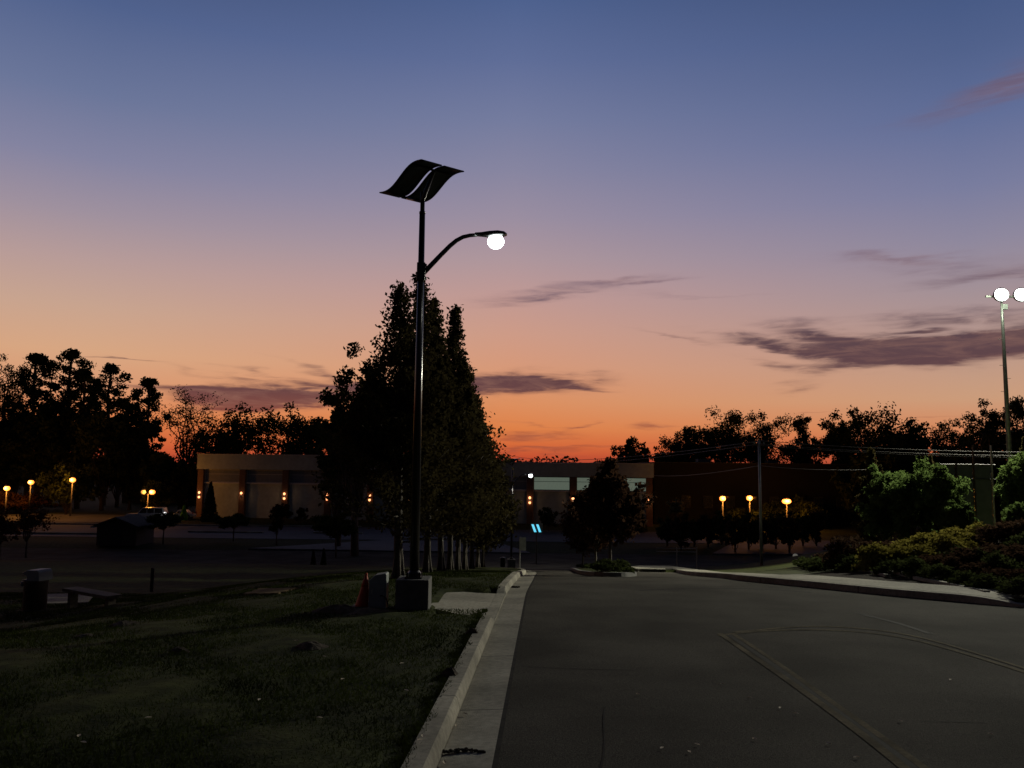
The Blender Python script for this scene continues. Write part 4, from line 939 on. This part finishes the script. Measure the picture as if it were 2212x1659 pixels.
# ------------------------------------------------------------------ cars
def car(label, x, Y, L, H, rz, suv=True, group=None):
    z = -6.4+LAWN+.045; r = thing('parked_car', label, 'car', (x, Y, z), rz, group); W_ = 1.86
    h = L/2; bh = H*.56
    body = [(-h, .42), (-h+.04, bh*.82), (-h+.25, bh*.93), (-h*.42, bh), (h-.06, bh), (h, bh*.7), (h, .42), (h*.93, .28), (-h*.93, .26)]
    MB().prism(body, -W_/2, W_/2).build('body', MA['carwhite'], r, bevel=.06)
    b1 = -h*.40; roofp = [(b1, bh), (b1+.62, H), (h-.35 if suv else h-1.2, H), (h-.08 if suv else h-.5, bh)]
    MB().prism(roofp, -W_/2+.10, W_/2-.10).build('cabin', MA['carwhite'], r, bevel=.05)
    for sy in (-1, 1):
        y0 = sy*(W_/2-.10); ya, yb = (y0-.004, y0+.012) if sy > 0 else (y0-.012, y0+.004)
        for (a0, a1, c0_, c1_) in ([(b1+.18, b1+.66, b1+1.25, b1+1.25), (b1+1.35, b1+1.35, b1+2.25, b1+2.25), (b1+2.35, b1+2.35, h-.35, h-.48)] if suv else [(b1+.18, b1+.66, b1+1.2, b1+1.2), (b1+1.3, b1+1.3, h-.8, h-1.3)]):
            MB().prism([(a0, bh+.06), (a1, H-.1), (c1_, H-.1), (c0_, bh+.06)], ya, yb).build('window', MA['carglass'], r)
    for sx in (-h*.62, h*.60):
        for sy in (-1, 1):
            w = MB().tube([(sx, sy*(W_/2-.2), .36), (sx, sy*(W_/2+.015), .36)], .36, 22).build('wheel', MA['rubber'], r)
            MB().tube([(sx, sy*(W_/2+.0), .36), (sx, sy*(W_/2+.03), .36)], .21, 16).build('rim', MA['galv'], w)
    for sy in (-1, 1):
        MB().box(-h-.015, -h+.1, sy*.68-.18, sy*.68+.18, .68, .84).build('headlight', MA['carglass'], r)
        MB().box(h-.08, h+.015, sy*.78-.1, sy*.78+.1, .75, 1.1).build('taillight', MA['cone'], r)
    return r
x7 = at(318, 1115, 117)[0]; c7 = car('white sport utility car parked at the left with a bright light behind it', x7, 117, 5.5, 1.85, math.radians(6))
x8 = at(386, 1112, 120)[0]; car('low white car mostly hidden behind the umbrella-shaped tree', x8, 121, 3.9, 1.35, math.radians(4), False)
lgt = at(356.5, 1109.5, 115.4)
w = thing('ground_light', 'small bright white light beside the rear of the parked white car', 'light', (lgt[0], 115.4, -6.4+LAWN)); hl = lgt[2]+6.4-LAWN
MB().tube([(0, 0, 0), (0, 0, hl-.12)], .04, 6).build('post', MA['blackmetal'], w); MB().ell((0, 0, hl), (.22, .2, .22), 12, 8).build('lamp', emat('white light', (1, 1, 1), 2.2), w, True)

# ------------------------------------------------------------------ amber lamps
ambm = emat('amber lamp', (1.0, .24, .03), 3.0); amb = None
AL = [(15, 1055, 122, 1, 'amber street lamp at the left edge of the photo'), (67, 1042, 128, 1, 'amber street lamp, second from the left edge, above the orange foliage'), (157, 1037, 124, 1, 'tallest left amber street lamp on a pale pole'),
 (320, 1063, 123, 2, 'twin-headed amber street lamp above the white car with one head dimmer'),
 (1561, 1077, 112, 1, 'amber street lamp on a pale pole, leftmost of the three on the right'), (1619, 1076, 114, 1, 'amber street lamp between the pale pole lamp and the utility pole'), (1699, 1083, 112, 1, 'widest amber lamp shining over bushes right of the utility pole')]
for i, (px, py, Y, nh, lab) in enumerate(AL):
    p = at(px, py, Y); g = -6.4+LAWN; h = p[2]-g
    r = thing('street_lamp', lab, 'street lamp', (p[0], Y, g), 0, 'amber street lamps')
    MB().tube([(0, 0, 0), (0, 0, h-.25)], [.12, .08], 8).build('pole', MA['wire'], r, True)
    R_a = .44; off = .62 if nh == 2 else 0
    mb = MB().lathe([(.30, h+R_a*.72), (.34, h+R_a*.85), (.1, h+R_a+.06)], (off, 0, 0), 12); mb.lathe([(.08, h-.3), (.2, h-R_a*.8)], (off, 0, 0), 12)
    if nh == 2: mb.box(-off, off, -.04, .04, h-.42, h-.34)
    hd = mb.build('lamp_head', MA['blackmetal'], r)
    MB().ell((off, 0, h), (R_a*(1.5 if px == 1699 else 1), R_a, R_a*.86), 14, 10).build('globe', ambm, hd, True)
    if nh == 2:
        h2 = MB().lathe([(.30, h+.32), (.34, h+.4), (.1, h+.5)], (-off-.1, 0, 0), 12).build('lamp_head', MA['blackmetal'], r)
        MB().ell((-off-.1, 0, h), (.36, .36, .36), 12, 8).build('globe', emat('dim amber lamp', (1, .42, .08), .55), h2, True)
    ld = bpy.data.lights.new('amber_light', 'POINT'); ld.energy = 650; ld.color = (1, .36, .05); ld.shadow_soft_size = .4
    lo = bpy.data.objects.new('amber_light', ld); COL.objects.link(lo); lo.parent = r; lo.location = (off, -.9, h+.1)
# foliage that catches the amber light
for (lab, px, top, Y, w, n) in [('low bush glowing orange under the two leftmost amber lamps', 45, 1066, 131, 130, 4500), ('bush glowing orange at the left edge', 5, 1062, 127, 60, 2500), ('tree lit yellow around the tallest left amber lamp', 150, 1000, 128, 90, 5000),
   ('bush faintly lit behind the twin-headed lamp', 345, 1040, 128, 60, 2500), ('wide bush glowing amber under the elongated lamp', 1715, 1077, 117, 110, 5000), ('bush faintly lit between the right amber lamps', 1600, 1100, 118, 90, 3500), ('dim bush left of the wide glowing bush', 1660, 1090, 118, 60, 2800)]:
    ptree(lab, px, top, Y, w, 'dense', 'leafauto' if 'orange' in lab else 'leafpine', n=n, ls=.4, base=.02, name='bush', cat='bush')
MB_ = MB().ell((0, 0, .2), (.2, .2, .2), 16, 12); 
o = MB_.build('pale_globe', emat('dim white globe', (.8, .78, .6), .1), None, True); gx_ = at(1717, 1155, 62); o.location = (gx_[0], 62, Gs(gx_[0], 62)+LAWN+.05); tag(o, 'small pale white globe on the grass mound beside the bushes', 'globe light')  # weak emission sets the pale tone of the globe

# ------------------------------------------------------------------ utility pole, wires, rail
ux = at(1644, 1170, 50)[0]; ug = Gs(ux, 50)+LAWN; ut = at(1639, 952, 50)[2]-ug
up = thing('utility_pole', 'slim grey utility pole carrying wires on the grass mound', 'utility pole', (ux, 50, ug))
MB().tube([(0, 0, -.2), (0, 0, ut)], [.10, .075], 12).build('pole', MA['galv'], up, True)
MB().box(-.35, .35, -.05, .05, ut-.3, ut-.22).build('crossarm', MA['wood'], up)
for k_ in (-.3, 0, .3): MB().lathe([(.03, ut-.22 if k_ else ut), (.045, ut-.15 if k_ else ut+.05), (.02, ut-.08 if k_ else ut+.1)], (k_, 0, 0), 8).build('insulator', MA['cab'], up)
def wire(a, Ya, b, Yb, sag, r, label):
    p, q = Vector(at(a[0], a[1], Ya)), Vector(at(b[0], b[1], Yb)); n = 24
    pts = [p.lerp(q, i/n)-Vector((0, 0, sag*4*(i/n)*(1-i/n))) for i in range(n+1)]
    o = MB().tube(pts, r, 5).build('power_line', MA['wire'], None, True); tag(o, label, 'wire', 'overhead wires of the utility pole')
wire((1100, 984), 150, (1640, 953), 50, 1.0, .028, 'upper wire running left from the utility pole across the orange sky')
wire((1100, 992), 150, (1640, 959), 50, 1.0, .028, 'lower of the two wires running left from the utility pole top')
wire((1640, 952), 50, (2240, 977), 42, .15, .02, 'topmost of the three wires from the utility pole to the right')
wire((1640, 959), 50, (2240, 985), 42, .15, .02, 'middle of the three wires from the utility pole to the right')
wire((1640, 962), 50, (2240, 989), 42, .15, .02, 'lowest of the three wires from the utility pole to the right')
wire((1411, 1027), 115.5, (1642, 1006), 50, .3, .03, 'low cable from the building corner to the utility pole')
wire((1642, 1006), 50, (1870, 1015), 44, .1, .02, 'low cable from the utility pole into the green trees')
rl = thing('railing', 'low pipe railing with two posts at the edge of the grass mound', 'railing', (at(1462, 1200, 60)[0], 60, 0))
za = Gs(rl.location.x, 60)
xr2 = at(1505, 1200, 60)[0]-rl.location.x
for xx in (0, xr2): MB().tube([(xx, 0, Gs(rl.location.x+xx, 60)), (xx, 0, at(1470, 1182, 60)[2])], .035, 8).build('post', MA['galv'], rl)
for k_ in (1184, 1191): MB().tube([(at(1418, k_, 60)[0]-rl.location.x, 0, at(1418, k_, 60)[2]), (xr2, 0, at(1418, k_, 60)[2]-.02)], .022, 6).build('rail', MA['galv'], rl)

# ------------------------------------------------------------------ floodlight pole and screened fence
FY = 45; fx = at(2181, 990, FY)[0]; fg = Gs(fx, FY)+LAWN
fp = thing('floodlight_pole', 'tall concrete-grey floodlight pole with white lamps at the right edge', 'floodlight pole', (fx, FY, fg))
ft = at(2172, 652, FY)[2]-fg; arm = at(2172, 641, FY)[2]-fg
MB().tube([(0, 0, -.2), (0, 0, ft-1.2), (0, 0, ft)], [.17, .085, .055], 18).build('pole', MA['galv'], fp, True)
def lf(px, py, dy=0): p = at(px, py, FY+dy); return Vector((p[0]-fx, dy, p[2]-fg))
MB().box(lf(2129, 641).x, 2.2, -.05, .05, arm-.05, arm+.05).build('crossarm', MA['galv'], fp)
MB().box(lf(2166, 664).x-.05, lf(2175, 664).x, -.1, .1, ft-.45, ft-.15).build('ballast_box', MA['cab'], fp)
z_ = 5.0; k_ = 0
while z_ < ft-2: 
    sx = 1 if k_ % 2 else -1; MB().tube([(sx*.08, 0, z_), (sx*.30, 0, z_)], .012, 6).build('step_peg', MA['galv'], fp); z_ += .75; k_ += 1
flm = emat('white floodlight', (.93, 1, .90), 12)
for px in (2163, 2206):
    c_ = lf(px, 636, -.3)
    h_ = MB().tube([(c_.x, .25, c_.z+.02), (c_.x, -.05, c_.z), (c_.x, -.30, c_.z-.02)], [.16, .34, .42], 22).build('floodlight', MA['blackmetal'], fp, True)
    MB().ell((c_.x, -.33, c_.z-.02), (.40, .12, .36), 22, 10).build('lens', flm, h_, True)
    sp2 = bpy.data.lights.new('flood_light', 'SPOT'); sp2.energy = 19000; sp2.color = (1, .99, .80); sp2.spot_size = math.radians(125); sp2.spot_blend = .5; sp2.shadow_soft_size = .4
    o = bpy.data.objects.new('flood_light', sp2); COL.objects.link(o); o.parent = fp; o.location = (c_.x, -.75, c_.z)
    tgt = Vector((10, 20, -1)); d = (tgt-Vector((fx+c_.x, FY-.6, fg+c_.z))).normalized(); o.rotation_euler = d.to_track_quat('-Z', 'Y').to_euler()
ld = bpy.data.lights.new('flood_spill', 'POINT'); ld.energy = 200; ld.color = (.9, 1, .75); ld.shadow_soft_size = .3
lo = bpy.data.objects.new('flood_spill', ld); COL.objects.link(lo); lo.parent = fp; lo.location = (-.5, -1.2, arm-.3)
SY = 41; f0 = at(2030, 1003, SY); fe = at(2150, 1003, SY); f_g = Gs(f0[0], SY)+LAWN
fn = thing('screened_fence', 'tall fence with dark windscreen cloth between the lit green trees', 'fence', (f0[0], SY, f_g)); Lf = fe[0]-f0[0]; hf = f0[2]-f_g
def fxx(px): return at(px, 1060, SY)[0]-f0[0]
for px in (2030, 2068, 2106, 2145): MB().tube([(fxx(px), 0, -.3), (fxx(px), 0, hf+(.05 if px != 2145 and px != 2106 else 1.0))], .045, 8).build('post', MA['blackmetal'] if px != 2145 else MA['galv'], fn)
MB().tube([(0, 0, hf), (Lf, 0, hf)], .03, 8).build('rail', MA['wire'], fn)
zm = at(2090, 1035, SY)[2]-f_g; MB().tube([(0, 0, zm), (Lf, 0, zm)], .022, 8).build('rail', MA['blackmetal'], fn)
for a_, c_ in ((2070, 2104), (2108, 2143)): MB().box(fxx(a_), fxx(c_), .05, .058, .1, hf-.05).build('windscreen', MA['screen'], fn)
MB().box(fxx(2032), fxx(2066), .05, .058, .1, hf-.05).build('windscreen', MA['screen'], fn)
